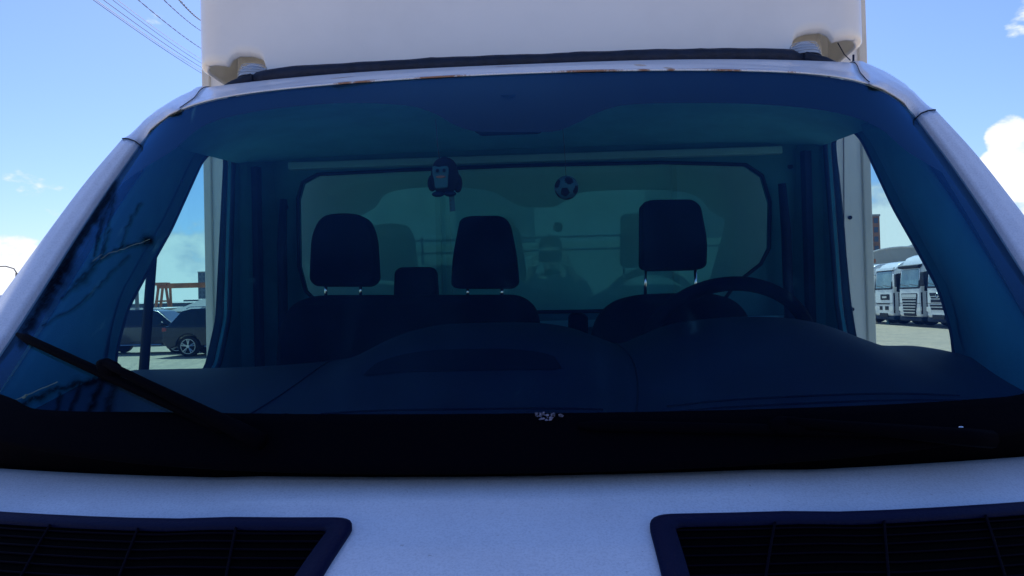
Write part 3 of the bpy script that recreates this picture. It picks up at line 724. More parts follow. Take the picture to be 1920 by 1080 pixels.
# ---- rear view mirror, mounted right behind the drooping band
mw = [(-.080, .905), (.080, .905), (.088, .88), (.068, .853), (-.068, .853), (-.088, .88)]
mo = [wsurf(a-.012, b_, -.045) for a, b_ in mw]; mi = [q+Vector((0, .03, -.022)) for q in mo]
b = MB(); b.add([q+Vector((-.0, 0, 0)) for q in mo]+mi, [tuple(range(6)), tuple(range(11, 5, -1))]+[(i, (i+1) % 6, (i+1) % 6+6, i+6) for i in range(6)])
RV = b.build('rearview_mirror', M['trimdark'], T, bevel=.006)
b = MB(); b.tube([wsurf(-.012, .90, -.004), wsurf(-.012, .88, -.05)], [.016, .010], 10); b.build('mirror_stem', M['trimdark'], RV, smooth=True)

# ---- unseen lower front: bumper, lamps, fenders, wheels, chassis
b = MB(); b.prism(rounded([(-.97, .62), (.97, .62), (.99, 1.2), (.93, 1.40), (.93, 1.60), (-.93, 1.60), (-.93, 1.40), (-.99, 1.2)], .1), .42, .72, 'z'); b.build('bumper', M['black'], T, bevel=.03)
b = MB(); b.prism(rounded([(-.90, .46), (.90, .46), (.95, .60), (.95, 1.2), (-.95, 1.2), (-.95, .60)], .08), .70, 1.02, 'z'); b.build('front_panel', M['paint'], T, bevel=.03)
b = MB(); b.box(-.55, .55, .44, .465, .76, .96); b.build('front_grille', M['ventin'], T, bevel=.01)
for sg in (-1, 1):
    b = MB(); b.prism(rounded([(sg*.60, .82), (sg*.90, .86), (sg*.93, 1.05), (sg*.62, 1.0)], .03), .445, .62, 'y'); b.build('headlight', M['head'], T, bevel=.01)
    b = MB(); b.prism(rounded([(.62, .72), (.62, 1.1), (.8, 1.30), (1.45, 1.32), (1.45, .5), (1.42, .42), (1.38, .72), (1.2, .86), (1.0, .86), (.82, .72)], .04), min(sg*.93, sg*.985), max(sg*.93, sg*.985), 'x'); b.build('front_fender', M['paint'], T, bevel=.01)
    for yy in (1.1, 5.6):
        b = MB(); b.cyl((sg*.86, yy, .36), .36, .22, 'x', 32); TY = b.build('wheel', M['tyre'], T, bevel=.03)
        b = MB(); b.cyl((sg*.965, yy, .36), .21, .02, 'x', 24); b.build('rim', M['silver'], TY)
MB().box(-.42, .42, .9, 7.0, .62, .86).build('chassis', M['black'], T)
MB().box(-.88, .88, 1.5, 2.6, .55, .72).build('cab_floor', M['dashdark'], T)
MB().box(-.90, .90, 2.60, 2.64, .7, 1.30).build('cab_rear_panel', M['paint'], T)

pg_scale = .9
# ================================================================ hanging things
pc = at(834, 332, 1.50)
pg = empty('plush_toy', pc, 'small black plush penguin with big eyes dangling on a cord behind the glass', 'ornament')
b = MB(); b.ball(pc, (.030, .024, .038), 24, 16); b.ball(pc+Vector((0, 0, .018)), (.026, .022, .024), 20, 12)
b.ball(pc+Vector((.027, 0, -.014)), (.010, .008, .020), 10, 8); b.ball(pc+Vector((-.027, 0, -.012)), (.010, .008, .018), 10, 8)
b.build('body', M['plushb'], pg, smooth=True)
b = MB(); zt = lambda x, z: (x-.005, z)
fo = rounded([(-.0165, .021), (-.003, .017), (.0015, .0185), (.0155, .0195), (.0165, .006), (.0150, -.002), (.0135, -.026), (-.0125, -.027), (-.0145, -.006), (-.0175, .002)], .005, 4)
b.prism([(pc.x-.005+x, pc.z+z) for x, z in fo], pc.y-.027, pc.y-.018, 'y'); b.build('face', M['plushw'], pg, bevel=.002)
for dx in (-.0125, .0015):
    b = MB(); b.ball(pc+Vector((dx, -.0275, .009)), (.0062, .002, .0062), 14, 8); ey = b.build('eye', M['ballw'], pg, smooth=True)
    b = MB(); b.ball(pc+Vector((dx+.001, -.0292, .009)), (.0034, .0012, .0038), 10, 6); b.build('pupil', M['plushb'], ey, smooth=True)
b = MB(); b.ball(pc+Vector((-.0045, -.0275, -.0035)), (.0105, .003, .0030), 12, 6); b.build('beak', M['beak'], pg, smooth=True)
b = MB()
for dx in (-.014, .012): b.ball(pc+Vector((dx, -.010, -.037)), (.013, .012, .006), 12, 6)
b.build('foot', M['trimdark'], pg, smooth=True)
b = MB(); b.tube([pc+Vector((-.01, 0, .035)), pc+Vector((-.014, 0, .07)), pc+Vector((-.018, .01, .125))], .0009, 5); b.build('cord', M['cable'], pg)
b = MB(); tp = at(849, 387, 1.50); b.prism([(tp.x-.006, tp.z+.017), (tp.x+.005, tp.z+.017), (tp.x+.007, tp.z-.016), (tp.x-.005, tp.z-.017)], 1.498, 1.500, 'y'); TGo = b.build('paper_tag', M['ballw'], pg)
b = MB()
for k in range(3): b.ball((tp.x-.0025, 1.4975, tp.z+.006-.008*k), (.0015, .0006, .0018), 8, 5)
b.build('tag_print', M['cable'], TGo)
pg.scale = (pg_scale,)*3
bc = at(1062, 352, 1.56); ico = bmesh.new(); bmesh.ops.create_icosphere(ico, subdivisions=1, radius=.0225)
dirs = [v.co.normalized().copy() for v in ico.verts]; ico.free()
me = bpy.data.meshes.new('football'); bb = bmesh.new(); bmesh.ops.create_icosphere(bb, subdivisions=4, radius=.0235)
rot = Matrix.Rotation(.5, 3, 'X') @ Matrix.Rotation(.4, 3, 'Z')
icd = [rot @ Vector(v) for v in [(0, 1, 1.618), (0, 1, -1.618), (0, -1, 1.618), (0, -1, -1.618), (1, 1.618, 0), (1, -1.618, 0), (-1, 1.618, 0), (-1, -1.618, 0), (1.618, 0, 1), (-1.618, 0, 1), (1.618, 0, -1), (-1.618, 0, -1)]]
for f in bb.faces:
    c = f.calc_center_median().normalized(); f.material_index = 1 if max(c.dot(q.normalized()) for q in icd) > .93 else 0; f.smooth = True
bmesh.ops.translate(bb, verts=bb.verts, vec=(0, 0, 0)); bb.to_mesh(me); bb.free(); me.materials.append(M['ballw']); me.materials.append(M['plushb'])
fbo = link('football_reflection', me, None); fbo.location = bc; tag(fbo, 'tiny black and white football ornament added in place of its reflection in the rear window', 'ornament')  # solid ball on a cord, standing in for a mirrored image
b = MB(); b.tube([(0, 0, .02), (-.002, .0, .08), (-.006, 0, .145)], .0006, 5); o = b.build('cord', M['cable']); o.parent = fbo

# ================================================================ photographer (seen mirrored in the rear window)
ph = MB(); ph.prism(rounded([(CX-.085, CZ-.035), (CX+.065, CZ-.035), (CX+.065, CZ+.037), (CX-.085, CZ+.037)], .01, 3), -.024, -.014, 'y')
PHN = ph.build('phone', M['black'], None, bevel=.002); tag(PHN, 'dark phone held sideways in front of the photographer\'s eyes', 'phone')
sc_ = MB(); sc_.box(CX-.078, CX+.058, -.0262, -.0245, CZ-.03, CZ+.032); sc_.build('screen', M['darkglass'], PHN)
def skinobj(name, verts, edges, radii, m, parent, root=0, sub=2):
    me = bpy.data.meshes.new(name); me.from_pydata([tuple(v) for v in verts], edges, []); me.materials.append(m)
    o = bpy.data.objects.new(name, me); C.objects.link(o)
    if parent is not None: o.parent = parent; o.matrix_parent_inverse = Matrix.Translation(-parent.location)
    bm_ = bmesh.new(); bm_.from_mesh(me); lay = bm_.verts.layers.skin.verify(); bm_.verts.ensure_lookup_table()
    for v, r in zip(bm_.verts, radii):
        v[lay].radius = (r if hasattr(r, '__len__') else (r, r)); v[lay].use_root = False
    bm_.verts[root][lay].use_root = True; bm_.to_mesh(me); bm_.free()
    s = o.modifiers.new('skin', 'SKIN'); s.use_smooth_shade = True
    q = o.modifiers.new('sub', 'SUBSURF'); q.levels = sub; q.render_levels = sub
    return o
PX, PY = CX-.01, -.30
person = empty('person', (PX, PY, 0), 'person in a dark jacket raising a phone, mirrored faintly in the rear window', 'person')
V, E, RR = [], [], []
def vtx(p, r, par=None):
    V.append(p); RR.append(r)
    if par is not None: E.append((par, len(V)-1))
    return len(V)-1
pel = vtx((PX, PY-.02, .95), (.15, .11)); wa = vtx((PX, PY-.02, 1.12), (.13, .10), pel); ch = vtx((PX, PY-.02, 1.33), (.15, .11), wa); up_ = vtx((PX, PY-.01, 1.46), (.10, .08), ch)
nk = vtx((PX, PY+.02, 1.53), (.055, .055), up_); h0 = vtx((PX, PY+.05, 1.58), (.058, .07), nk); h1 = vtx((PX, PY+.055, 1.65), (.072, .092), h0); h2 = vtx((PX, PY+.05, 1.72), (.068, .085), h1); h3 = vtx((PX, PY+.045, 1.765), (.035, .04), h2)
for sg in (-1, 1):
    sh = vtx((PX+sg*.18, PY-.01, 1.43), .058, up_); el = vtx((PX+sg*.27, PY+.05, 1.24), .042, sh); wr = vtx((PX+sg*.145, PY+.22, 1.52), .028, el)
    pm = vtx((PX+sg*.120, PY+.255, 1.585), (.020, .036), wr)
    for k, (dx, dy, dz, ln) in enumerate([(.0, .022, .045, 1), (-.005, .030, .030, 1.1), (-.004, .034, .012, 1.05), (-.004, .032, -.006, .85)]):
        a = vtx((PX+sg*(.118+.0), PY+.262+.003*k, 1.590+dz*.6), .0095, pm); b_ = vtx((PX+sg*(.112), PY+.288+dy*.2*ln, 1.60+dz*1.2), .0085, a); vtx((PX+sg*(.078), PY+.295, 1.607+dz*1.2), .0072, b_)
    a = vtx((PX+sg*.105, PY+.262, 1.560), .011, pm); b_ = vtx((PX+sg*.088, PY+.268, 1.585), .0095, a); vtx((PX+sg*.072, PY+.264, 1.605), .008, b_)
    hp = vtx((PX+sg*.10, PY-.02, .88), .085, pel); kn = vtx((PX+sg*.12, PY, .50), .055, hp); an = vtx((PX+sg*.13, PY-.03, .10), .038, kn); vtx((PX+sg*.15, PY+.12, .04), .035, an)
skinobj('body', V, E, RR, M['skin'], person, pel, 1)
jv = [(PX, PY-.02, .90), (PX, PY-.02, 1.12), (PX, PY-.02, 1.34), (PX, PY-.01, 1.45), (PX, PY+.01, 1.50)]; je = [(0, 1), (1, 2), (2, 3), (3, 4)]; jr = [(.19, .14), (.18, .14), (.20, .14), (.14, .11), (.075, .075)]
for sg in (-1, 1):
    k = len(jv); jv += [(PX+sg*.19, PY-.01, 1.43), (PX+sg*.285, PY+.05, 1.23), (PX+sg*.155, PY+.205, 1.495)]; jr += [.078, .066, .046]; je += [(3, k), (k, k+1), (k+1, k+2)]
skinobj('jacket', jv, je, jr, M['jacket'], person, 0, 1)
jv = [(PX, PY-.02, .95)]; je = []; jr = [(.16, .125)]
for sg in (-1, 1):
    k = len(jv); jv += [(PX+sg*.10, PY-.02, .86), (PX+sg*.12, PY, .50), (PX+sg*.13, PY-.03, .10)]; jr += [.105, .08, .07]; je += [(0, k), (k, k+1), (k+1, k+2)]
skinobj('trousers', jv, je, jr, M['jean'], person, 0, 1)
hb = MB(); hb.grid(lambda u, v: (PX+.083*math.cos(PI/2*v)*math.cos(2*PI*u), PY+.035+.095*math.cos(PI/2*v)*math.sin(2*PI*u), 1.70-.0+.075*math.sin(PI/2*v)+(-.05 if math.sin(2*PI*u) < 0.2 else .015)*(1-v)), 24, 8)
hb.build('hair', M['hair'], person, smooth=True)
fb2 = MB(); fb2.tube([(PX, PY+.135, 1.665), (PX, PY+.150, 1.635), (PX, PY+.158, 1.618)], [.006, .010, .013], 8); fb2.build('nose', M['skin'], person, smooth=True)
for sg in (-1, 1):
    q = MB(); q.ball((PX+sg*.076, PY+.05, 1.65), (.008, .018, .03), 10, 8); q.build('ear', M['skin'], person, smooth=True)
    q = MB(); q.ball((PX+sg*.03, PY+.135, 1.668), (.014, .007, .006), 10, 6); q.build('eye', M['plushw'], person, smooth=True)
    q = MB(); q.prism(rounded([(PX+sg*.10, PY-.14), (PX+sg*.18, PY-.14), (PX+sg*.20, PY+.10), (PX+sg*.17, PY+.17), (PX+sg*.12, PY+.15)], .02, 3), 0, .08, 'z'); q.build('shoe', M['black'], person, bevel=.015)
q = MB(); q.ball((PX, PY+.138, 1.585), (.028, .008, .007), 12, 6); q.build('mouth', M['beak'], person, smooth=True)

# ================================================================ parked cars
def make_car(name, paint, L=4.7, H=1.70, Wd=1.86, suv=True):
    """side-on car pointing to +X, wheels on z=0, origin midway"""
    root = empty(name)
    k = H/1.70; hl_ = L/2
    low = [(-hl_, .55), (-hl_+.02, .95*k), (-hl_+.10, 1.08*k), (hl_-1.35, 1.06*k), (hl_-.45, .98*k), (hl_-.08, .84*k), (hl_, .60), (hl_-.05, .30), (hl_-.42, .26)]
    wx_ = (-hl_+.92, hl_-.92); wr = .37
    def arch(cx): return [(cx+(wr+.07)*math.cos(a), .36+(wr+.07)*math.sin(a)) for a in [i*PI/8 for i in range(0, 9)]]
    poly = low[:]+[(p[0], max(.26, p[1])) for p in arch(wx_[1])]+[(p[0], max(.26, p[1])) for p in arch(wx_[0])]+[(-hl_+.2, .28)]
    b = MB(); b.prism(poly, -Wd/2, Wd/2, 'y'); body = b.build('body', paint, root, bevel=.05, segs=3)
    # greenhouse tapered inwards
    top = [(-hl_+.16, 1.05*k), (-hl_+.62, 1.60*k), (-hl_+.95, 1.675*k), (hl_-2.2, 1.69*k), (hl_-1.75, 1.62*k), (hl_-.98, 1.05*k)]
    kk = len(top); b = MB()
    b.add([(x, -Wd/2+.03+.20*(z/k-1.05)/.62, z) for x, z in top]+[(x, Wd/2-.03-.20*(z/k-1.05)/.62, z) for x, z in top],
          [tuple(range(kk)), tuple(range(2*kk-1, kk-1, -1))]+[(i, (i+1) % kk, kk+(i+1) % kk, kk+i) for i in range(kk)])
    b.build('cabin', paint, root, bevel=.04, segs=3)
    def side(zlist, sg): return [(x, sg*(Wd/2-.03-.20*(z/k-1.05)/.62+.004), z) for x, z in zlist]
    for sg in (-1, 1):
        for pts in ([(-hl_+.50, 1.10*k), (-hl_+.80, 1.55*k), (-hl_+1.25, 1.60*k), (-hl_+1.25, 1.10*k)], [(-hl_+1.31, 1.10*k), (-hl_+1.31, 1.60*k), (-.02, 1.61*k), (-.02, 1.10*k)], [(.06, 1.10*k), (.06, 1.61*k), (hl_-1.9, 1.58*k), (hl_-1.30, 1.10*k)]):
            b = MB(); q = side(pts, sg); b.add(q+[(x, y-sg*.012, z) for x, y, z in q], [(0, 1, 2, 3), (4, 7, 6, 5), (0, 4, 5, 1), (1, 5, 6, 2), (2, 6, 7, 3), (3, 7, 4, 0)]); b.build('side_window', M['darkglass'], root)
        b = MB(); b.tube([(wx_[0]+.6, sg*(Wd/2+.002), .36), (wx_[1]-.6, sg*(Wd/2+.002), .36)], .02, 6); b.build('sill_trim', M['chrome'], root)
        b = MB(); b.tube([(-hl_+.75, sg*.62, 1.68*k), (-hl_+.9, sg*.63, 1.74*k), (hl_-2.3, sg*.63, 1.75*k), (hl_-2.1, sg*.62, 1.69*k)], .016, 6); b.build('roof_rail', M['rim'], root)
        b = MB(); b.ball((hl_-1.42, sg*(Wd/2+.10), 1.14*k), (.07, .11, .075), 12, 8); b.build('side_mirror', paint, root, smooth=True)
        b = MB(); b.box(-hl_-.005, -hl_+.16, min(sg*.66, sg*(Wd/2+.004)), max(sg*.66, sg*(Wd/2+.004)), .90*k, 1.03*k); b.build('tail_light', M['redl'], root, bevel=.015)
        b = MB(); b.box(hl_-.34, hl_-.045, min(sg*.60, sg*(Wd/2-.01)), max(sg*.60, sg*(Wd/2-.01)), .74*k, .86*k); b.build('headlight', M['head'], root, bevel=.015)
        for cx in wx_:
            b = MB(); b.cyl((cx, sg*(Wd/2-.12), wr), wr, .235, 'y', 32); w = b.build('wheel', M['tyre'], root, bevel=.03)
            b = MB(); y = sg*(Wd/2+.004)
            for i in range(5):
                a = 2*PI*i/5+.3
                for da in (-.16, .16): b.tube([(cx+.05*math.cos(a), y, wr+.05*math.sin(a)), (cx+.24*math.cos(a+da), y, wr+.24*math.sin(a+da))], [.02, .022], 5)
            b.tube([(cx+.255*math.cos(2*PI*i/28), y, wr+.255*math.sin(2*PI*i/28)) for i in range(29)], .014, 5, False); b.cyl((cx, y, wr), .055, .03, 'y', 12)
            b.build('rim', M['rim'], w)
    b = MB(); b.add([(-hl_+.20, -.70, 1.12*k), (-hl_+.20, .70, 1.12*k), (-hl_+.56, .60, 1.56*k), (-hl_+.56, -.60, 1.56*k)], [(0, 1, 2, 3)]); 
    b = MB(); b.add([(-hl_+.185, -.72, 1.10*k), (-hl_+.185, .72, 1.10*k), (-hl_+.575, .62, 1.56*k), (-hl_+.575, -.62, 1.56*k)], [(0, 1, 2, 3)]); b.build('rear_window', M['darkglass'], root, solid=.01, offset=0)
    b = MB(); b.add([(hl_-1.07, -.76, 1.10*k), (hl_-1.07, .76, 1.10*k), (hl_-1.70, .63, 1.60*k), (hl_-1.70, -.63, 1.60*k)], [(0, 1, 2, 3)]); b.build('front_window', M['darkglass'], root, solid=.01, offset=0)
    return root
car = make_car('suv', M['navy'], 4.85, 1.72)
p0 = at(383, 672, 28.6); car.location = (p0.x+1.33, 28.6, 0); car.rotation_euler.z = R(2)
tag(car, 'dark navy SUV with silver roof rails standing nearest beyond the passenger window', 'car', 'navy cars beyond the passenger window')
c2_ = copy_tree(car); p1 = at(282, 668, 30.8); c2_.location = (p1.x, 30.8, 0); c2_.rotation_euler.z = R(0)
tag(c2_, 'dark navy SUV further left, its nose hidden behind the nearer SUV\'s tail', 'car', 'navy cars beyond the passenger window')
for o in c2_.children:
    if o.name.startswith('roof_rail'): o.scale = (1, 1, 1)
wc = make_car('parked_car', M['whitecar'], 4.4, 1.45, 1.78)
wl_ = [(300, 38, M['whitecar'], 'white low car glimpsed in the gap between the two navy SUVs', 0), (352, 46, None, 'white car farther back whose roof shows above the nearer SUV', 3), (225, 44, None, 'white car parked farthest left behind the navy SUVs', -4)]
for i, (u, y, m_, lab, rz) in enumerate(wl_):
    o = wc if i == 0 else copy_tree(wc); q = at(u, 600, y); o.location = (q.x, y, 0); o.rotation_euler.z = R(rz); tag(o, lab, 'car', 'pale cars behind the navy ones')

# ---- van whose dark window band shows at the far left
b0 = empty('parked_van', (0, 0, 0), 'white van with a dark window band at the far left edge below the street lamp', 'van')
MB().box(-2.6, 2.6, -1, 1, .35, 1.62).build('body', M['whitecar'], b0, bevel=.08)
MB().box(-2.55, 2.2, -.95, .95, 1.62, 2.3).build('cabin', M['whitecar'], b0, bevel=.12)
MB().box(-2.45, 2.1, -.97, .97, 1.66, 2.18).build('window_band', M['darkglass'], b0, bevel=.05)
for cx in (-1.6, 1.6):
    for sg in (-1, 1): MB().cyl((cx, sg*.9, .34), .34, .22, 'y', 24).build('wheel', M['tyre'], b0)
q = at(-25, 560, 26); b0.location = (q.x-.6, 26, 0)

# ================================================================ row of tractor trucks on the right (facing -X)
def make_truck(kind):
    r = empty('tractor_truck')
    H = [3.28, 3.50, 3.30][kind]
    prof = [(0.06, .45), (0.0, .60), (0.0, 1.85), (.10, 2.75), (.22, H-.38), (.40, H-.14), (.75, H), (2.2, H+.10), (2.2, .9), (1.75, .9), (1.62, 1.06), (1.1, 1.12), (.72, .95), (.6, .45)]
    b = MB(); b.prism(prof, -1.13, 1.13, 'y'); b.build('cab', M['truckw'], r, bevel=.17, segs=5)
    b = MB(); z0, z1 = 1.92, 2.78
    def fx(z): return interp([1.85, 2.75, 3.1], [0, .10, .24], z)-.012
    wpts = rounded([(-.99, z0), (.99, z0), (.92, z1), (-.92, z1)], .1, 4); sp_ = rounded([(-1.11, z0-.08), (1.11, z0-.08), (1.05, z1+.07), (-1.05, z1+.07)], .1, 4)
    b.add([(fx(z)+.004, y, z) for y, z in sp_]+[(fx(z)+.05, y, z) for y, z in sp_], [tuple(range(len(sp_)))]+[(i, (i+1) % len(sp_), len(sp_)+(i+1) % len(sp_), len(sp_)+i) for i in range(len(sp_))]); b.build('window_surround', M['black'], r); b = MB(); n_ = len(wpts)
    b.add([(fx(z), y, z) for y, z in wpts]+[(fx(z)+.03, y, z) for y, z in wpts], [tuple(range(n_))]+[(i, (i+1) % n_, n_+(i+1) % n_, n_+i) for i in range(n_)]); Wd_ = b.build('windshield', M['tglass'], r)
    b = MB(); b.tube([(-.03, -.95, z0+.05), (-.03, -.1, z0+.14)], .015, 5); b.tube([(-.03, .05, z0+.05), (-.03, .9, z0+.14)], .015, 5); b.build('wiper', M['black'], Wd_)
    for sg in (-1, 1):
        b = MB(); yy = sg*1.134; q = [(.20, 1.72), (1.0, 1.62), (1.0, 2.66), (.30, 2.66)]; b.add([(x, yy, z) for x, z in q]+[(x, yy+sg*.006, z) for x, z in q], [(0, 1, 2, 3), (4, 5, 6, 7), (0, 1, 5, 4), (1, 2, 6, 5), (2, 3, 7, 6), (3, 0, 4, 7)]); b.build('side_window', M['darkglass'], r)
        b = MB(); b.prism(rounded([(-.05, 1.95), (.16, 1.95), (.16, 2.62), (-.05, 2.62)], .05), min(sg*1.30, sg*1.50), max(sg*1.30, sg*1.50), 'y'); b.tube([(.05, sg*1.2, 2.6), (.05, sg*1.4, 2.6)], .03, 6); b.build('side_mirror', M['black'] if kind != 0 else M['truckw'], r)
        b = MB(); b.prism(rounded([(sg*.70, .72), (sg*1.16, .76), (sg*1.18, .98), (sg*.80, .92)], .04), -.012, .05, 'x'); b.build('headlight', M['head'], r)
        b = MB(); b.prism([(.05, .62), (.05, 1.66), (.12, 1.66), (.12, .62)], min(sg*1.10, sg*1.142), max(sg*1.10, sg*1.142), 'y'); b.build('corner_shade', M['black'], r)  # black strip painting the shadow line between neighbouring cabs
        b = MB(); b.box(.30, .33, min(sg*1.12, sg*1.136), max(sg*1.12, sg*1.136), .7, 1.66); b.build('door_gap', M['black'], r)
        for cx in (1.42, 4.6):
            b = MB(); b.cyl((cx, sg*1.0, .5), .5, .32, 'y', 28); w = b.build('wheel', M['tyre'], r, bevel=.04); b = MB(); b.cyl((cx, sg*1.165, .5), .27, .02, 'y', 20); b.build('rim', M['silver'], w)
    b = MB()
    if kind == 0:
        b.prism(rounded([(-.78, 1.30), (.35, 1.30), (.35, 1.60), (-.78, 1.60)], .04), -.015, .02, 'x'); b.box(-.014, .02, -.78, .9, 1.07, 1.12); b.box(-.014, .02, -.62, -.2, .78, .98); b.box(-.014, .02, .15, .5, .78, .98); b.box(-.014, .02, -.5, .5, .42, .62)
    elif kind == 1:
        b.prism(rounded([(-.88, 1.62), (.86, 1.62), (.62, .52), (-.68, .52)], .06), -.015, .02, 'x')
    else:
        b.prism(rounded([(-.88, 1.62), (.88, 1.62), (.70, 1.36), (-.72, 1.36)], .05), -.015, .02, 'x'); b.box(-.015, .02, -.7, .74, 1.18, 1.32); b.prism([(-.8, 1.08), (.85, 1.08), (.7, .84), (-.68, .84)], -.015, .02, 'x'); b.box(-.015, .02, -.5, .62, .42, .62)
    G = b.build('grille', M['black'], r)
    b = MB()
    if kind == 1:
        for k in range(6): z = .66+.14*k; b.box(-.04, -.012, -.62-.03*k, .60+.03*k, z, z+.045)
        b.box(-.03, -.012, -.80, .78, 1.42, 1.58)
    elif kind == 2:
        b.tube([(-.03, .08+.1*math.cos(a), 1.50+.1*math.sin(a)) for a in [2*PI*i/16 for i in range(17)]], .018, 5); b.box(-.03, -.012, -.8, .8, 1.44, 1.47); b.box(-.03, -.012, -.72, .74, .95, .985)
    else: b.box(-.03, -.012, -.45, .1, 1.40, 1.50)
    b.build('grille_bar', M['rim'], G)
    b = MB(); b.prism([(-.04, 2.86), (.12, 2.84), (.20, 3.02), (-.05, 2.97)] if kind else [(.05, 2.83), (.14, 2.83), (.22, 3.0), (.10, 2.98)], -1.1, 1.1, 'y'); b.build('sun_visor', M['black'] if kind == 1 else M['truckw'], r, bevel=.02)
    b = MB(); b.box(.02, .7, -1.2, 1.2, .28, .48); b.build('bumper', M['trimdark'], r, bevel=.04)
    b = MB(); b.box(.9, 6.0, -.45, .45, .75, .98); b.build('chassis', M['black'], r)
    b = MB(); b.prism([(-.02, .30), (-.02, .30)], 0, 0) if False else b.box(-.012, .01, -.14, .14, .56, .62); b.build('number_plate', M['ballw'], r)
    b = MB(); b.add([(-.05, 1.15, .3), (-.05, -1.15, .3), (-.05, 0, .3)], []) if False else b.tube([(-.01, -1.2, 1.14), (-.01, 1.2, 1.14)], .012, 4); b.build('panel_gap', M['black'], r)
    return r
M['tglass'] = mat('truck_glass', (.04, .12, .15), .08, coat=.6, col2=(.18, .30, .32), scale=.9)
protos = [make_truck(k) for k in range(3)]
M['truckw2'] = M['truckw']
spec = [(0, 46.3, 'white tractor truck farthest back in the row, half hidden by the box edge', None), (0, 43.05, 'white tractor truck with a small square grille, second from the back of the row', None),
        (1, 39.95, 'white tractor truck with a tall tapering slatted grille and a dark roof visor', None), (2, 37.0, 'white tractor truck with a round badge in its wide grille, nearest in the row', None)]
used = set()
for k, y, lab, _ in spec:
    o = protos[k] if k not in used else copy_tree(protos[k]); used.add(k)
    o.location = (17.38+.05*random.random(), y, 0); tag(o, lab, 'truck', 'white tractor trucks parked in a row')
wt = MB(); wt.prism([(-.22, 0), (.22, 0), (0, .36)], -.02, .02, 'x'); o = wt.build('warning_triangle', M['ballw'])
o.location = (17.6, 43.0, .0); tag(o, 'small pale triangle standing on the gravel before the second truck', 'marker')
# orange beacon, hangars and buildings behind the trucks
def hangar(loc, W_h, L_h, H_h, m, label, grp, rz=0):
    r = empty('arched_hangar', (0, 0, 0), label, 'hangar', grp)
    arc = [(W_h/2*math.cos(a), H_h*.35+H_h*.65*math.sin(a)) for a in [PI*i/20 for i in range(21)]]
    b = MB(); b.prism([(W_h/2, 0)]+arc+[(-W_h/2, 0)], 0, L_h, 'y'); b.build('shell', m, r, smooth=False)
    b = MB()
    for k in range(0, int(L_h), 4): b.tube([(x*1.004, k, z+.03) for x, z in arc], .08, 4)
    b.build('roof_rib', M['hangarw'], r)
    b = MB(); b.box(-W_h*.22, W_h*.22, -.08, 0, 0, H_h*.6); b.build('door', M['shed'], r)
    r.location = loc; r.rotation_euler.z = rz; return r
q = at(1690, 500, 78); hangar((q.x, 78, 0), 12, 30, 6.0, M['hangar'], 'arched sheet metal hangar nearest behind the row of trucks', 'arched hangars behind the trucks', R(-18))
q = at(1745, 500, 84); hangar((q.x+1, 84, 0), 13, 34, 6.9, M['hangarw'], 'pale arched hangar beyond, to the outer side of the nearest one', 'arched hangars behind the trucks', R(-18))
q = at(1800, 500, 92); hangar((q.x+2, 92, 0), 14, 34, 8.0, M['hangar'], 'tallest arched hangar with its crown above the pale one', 'arched hangars behind the trucks', R(-18))
def tower(name, u0, u1, vtop, y, m, label, cols, fl, wcol=None, dep=18, cat='building', wfrac=.5):
    a, c = at(u0, vtop, y), at(u1, vtop, y); r = empty(name, ((a.x+c.x)/2, y, 0), label, cat)
    b = MB(); b.box(a.x, c.x, y, y+dep, 0, a.z); b.build('wall', m, r)
    b = MB(); b.box(a.x-.15, c.x+.15, y-.15, y+dep+.15, a.z, a.z+.5); b.build('roof', M['concrete'], r)
    wd = (c.x-a.x)/cols; fh = a.z/fl
    for i in range(cols):
        if wcol is not None and i not in wcol: continue
        for j in range(fl):
            b = MB(); x = a.x+wd*(i+.5); z = fh*(j+.55); b.box(x-wd*wfrac/2, x+wd*wfrac/2, y-.05, y+.05, z-fh*.28, z+fh*.28); b.build('window', M['windowp'], r)
    return r
tower('brick_tower', 1592, 1649, 407, 200, M['brick'], 'tall brick tower with a dark window column beside the box edge', 4, 9, [2, 3], wfrac=.55)
tower('apartment_tower', 1725, 1775, 467, 260, M['towerg'], 'low grey block peeping over the hangar roofs', 3, 5)
tower('apartment_tower', 371, 400, 511, 420, M['towerg'], 'dark grey tower block rising above the gantry crane beam', 4, 9, wfrac=.45)
b = MB(); q = at(1637, 493, 50); b.cyl((0, 0, .12), .16, .24, 'z', 14); bo = b.build('beacon_lamp', M['orange']); bo.location = (q.x, 50, q.z); tag(bo, 'small orange beacon on a pole just above the trucks beside the box edge', 'beacon')
b = MB(); b.tube([(0, 0, -q.z), (0, 0, 0)], .04, 6); o = b.build('pole', M['pole']); o.parent = bo

# ---- gantry crane far left
yC = 120
g0 = at(296, 532, yC); g1 = at(470, 527, yC); root = empty('gantry_crane', (g0.x, yC, 0), 'orange gantry crane with a long beam on splayed legs above the sheds', 'crane')
b = MB(); b.box(g0.x, g1.x, yC-.4, yC+.4, g0.z-.75, g0.z); b.build('beam', M['orange'], root)
b = MB(); b.box(g0.x-.1, g0.x+1.6, yC-.7, yC+.7, g0.z-.3, g0.z+.15); b.build('trolley', M['orange'], root)
for u0, u1 in ((297, 291), (305, 300), (311, 318), (319, 321), (440, 436), (448, 452)):
    b = MB(); A = at(u0, 535, yC); B = at(u1, 575, yC); b.tube([(A.x, yC, A.z-.3), (B.x+(B.x-A.x)*.4, yC, 0)], .2, 6); b.build('leg', M['orange'], root)
b = MB(); A = at(291, 565, yC); B = at(322, 565, yC); b.box(A.x, B.x, yC-.1, yC+.1, 3.0, 3.25); b.build('brace', M['orange'], root)
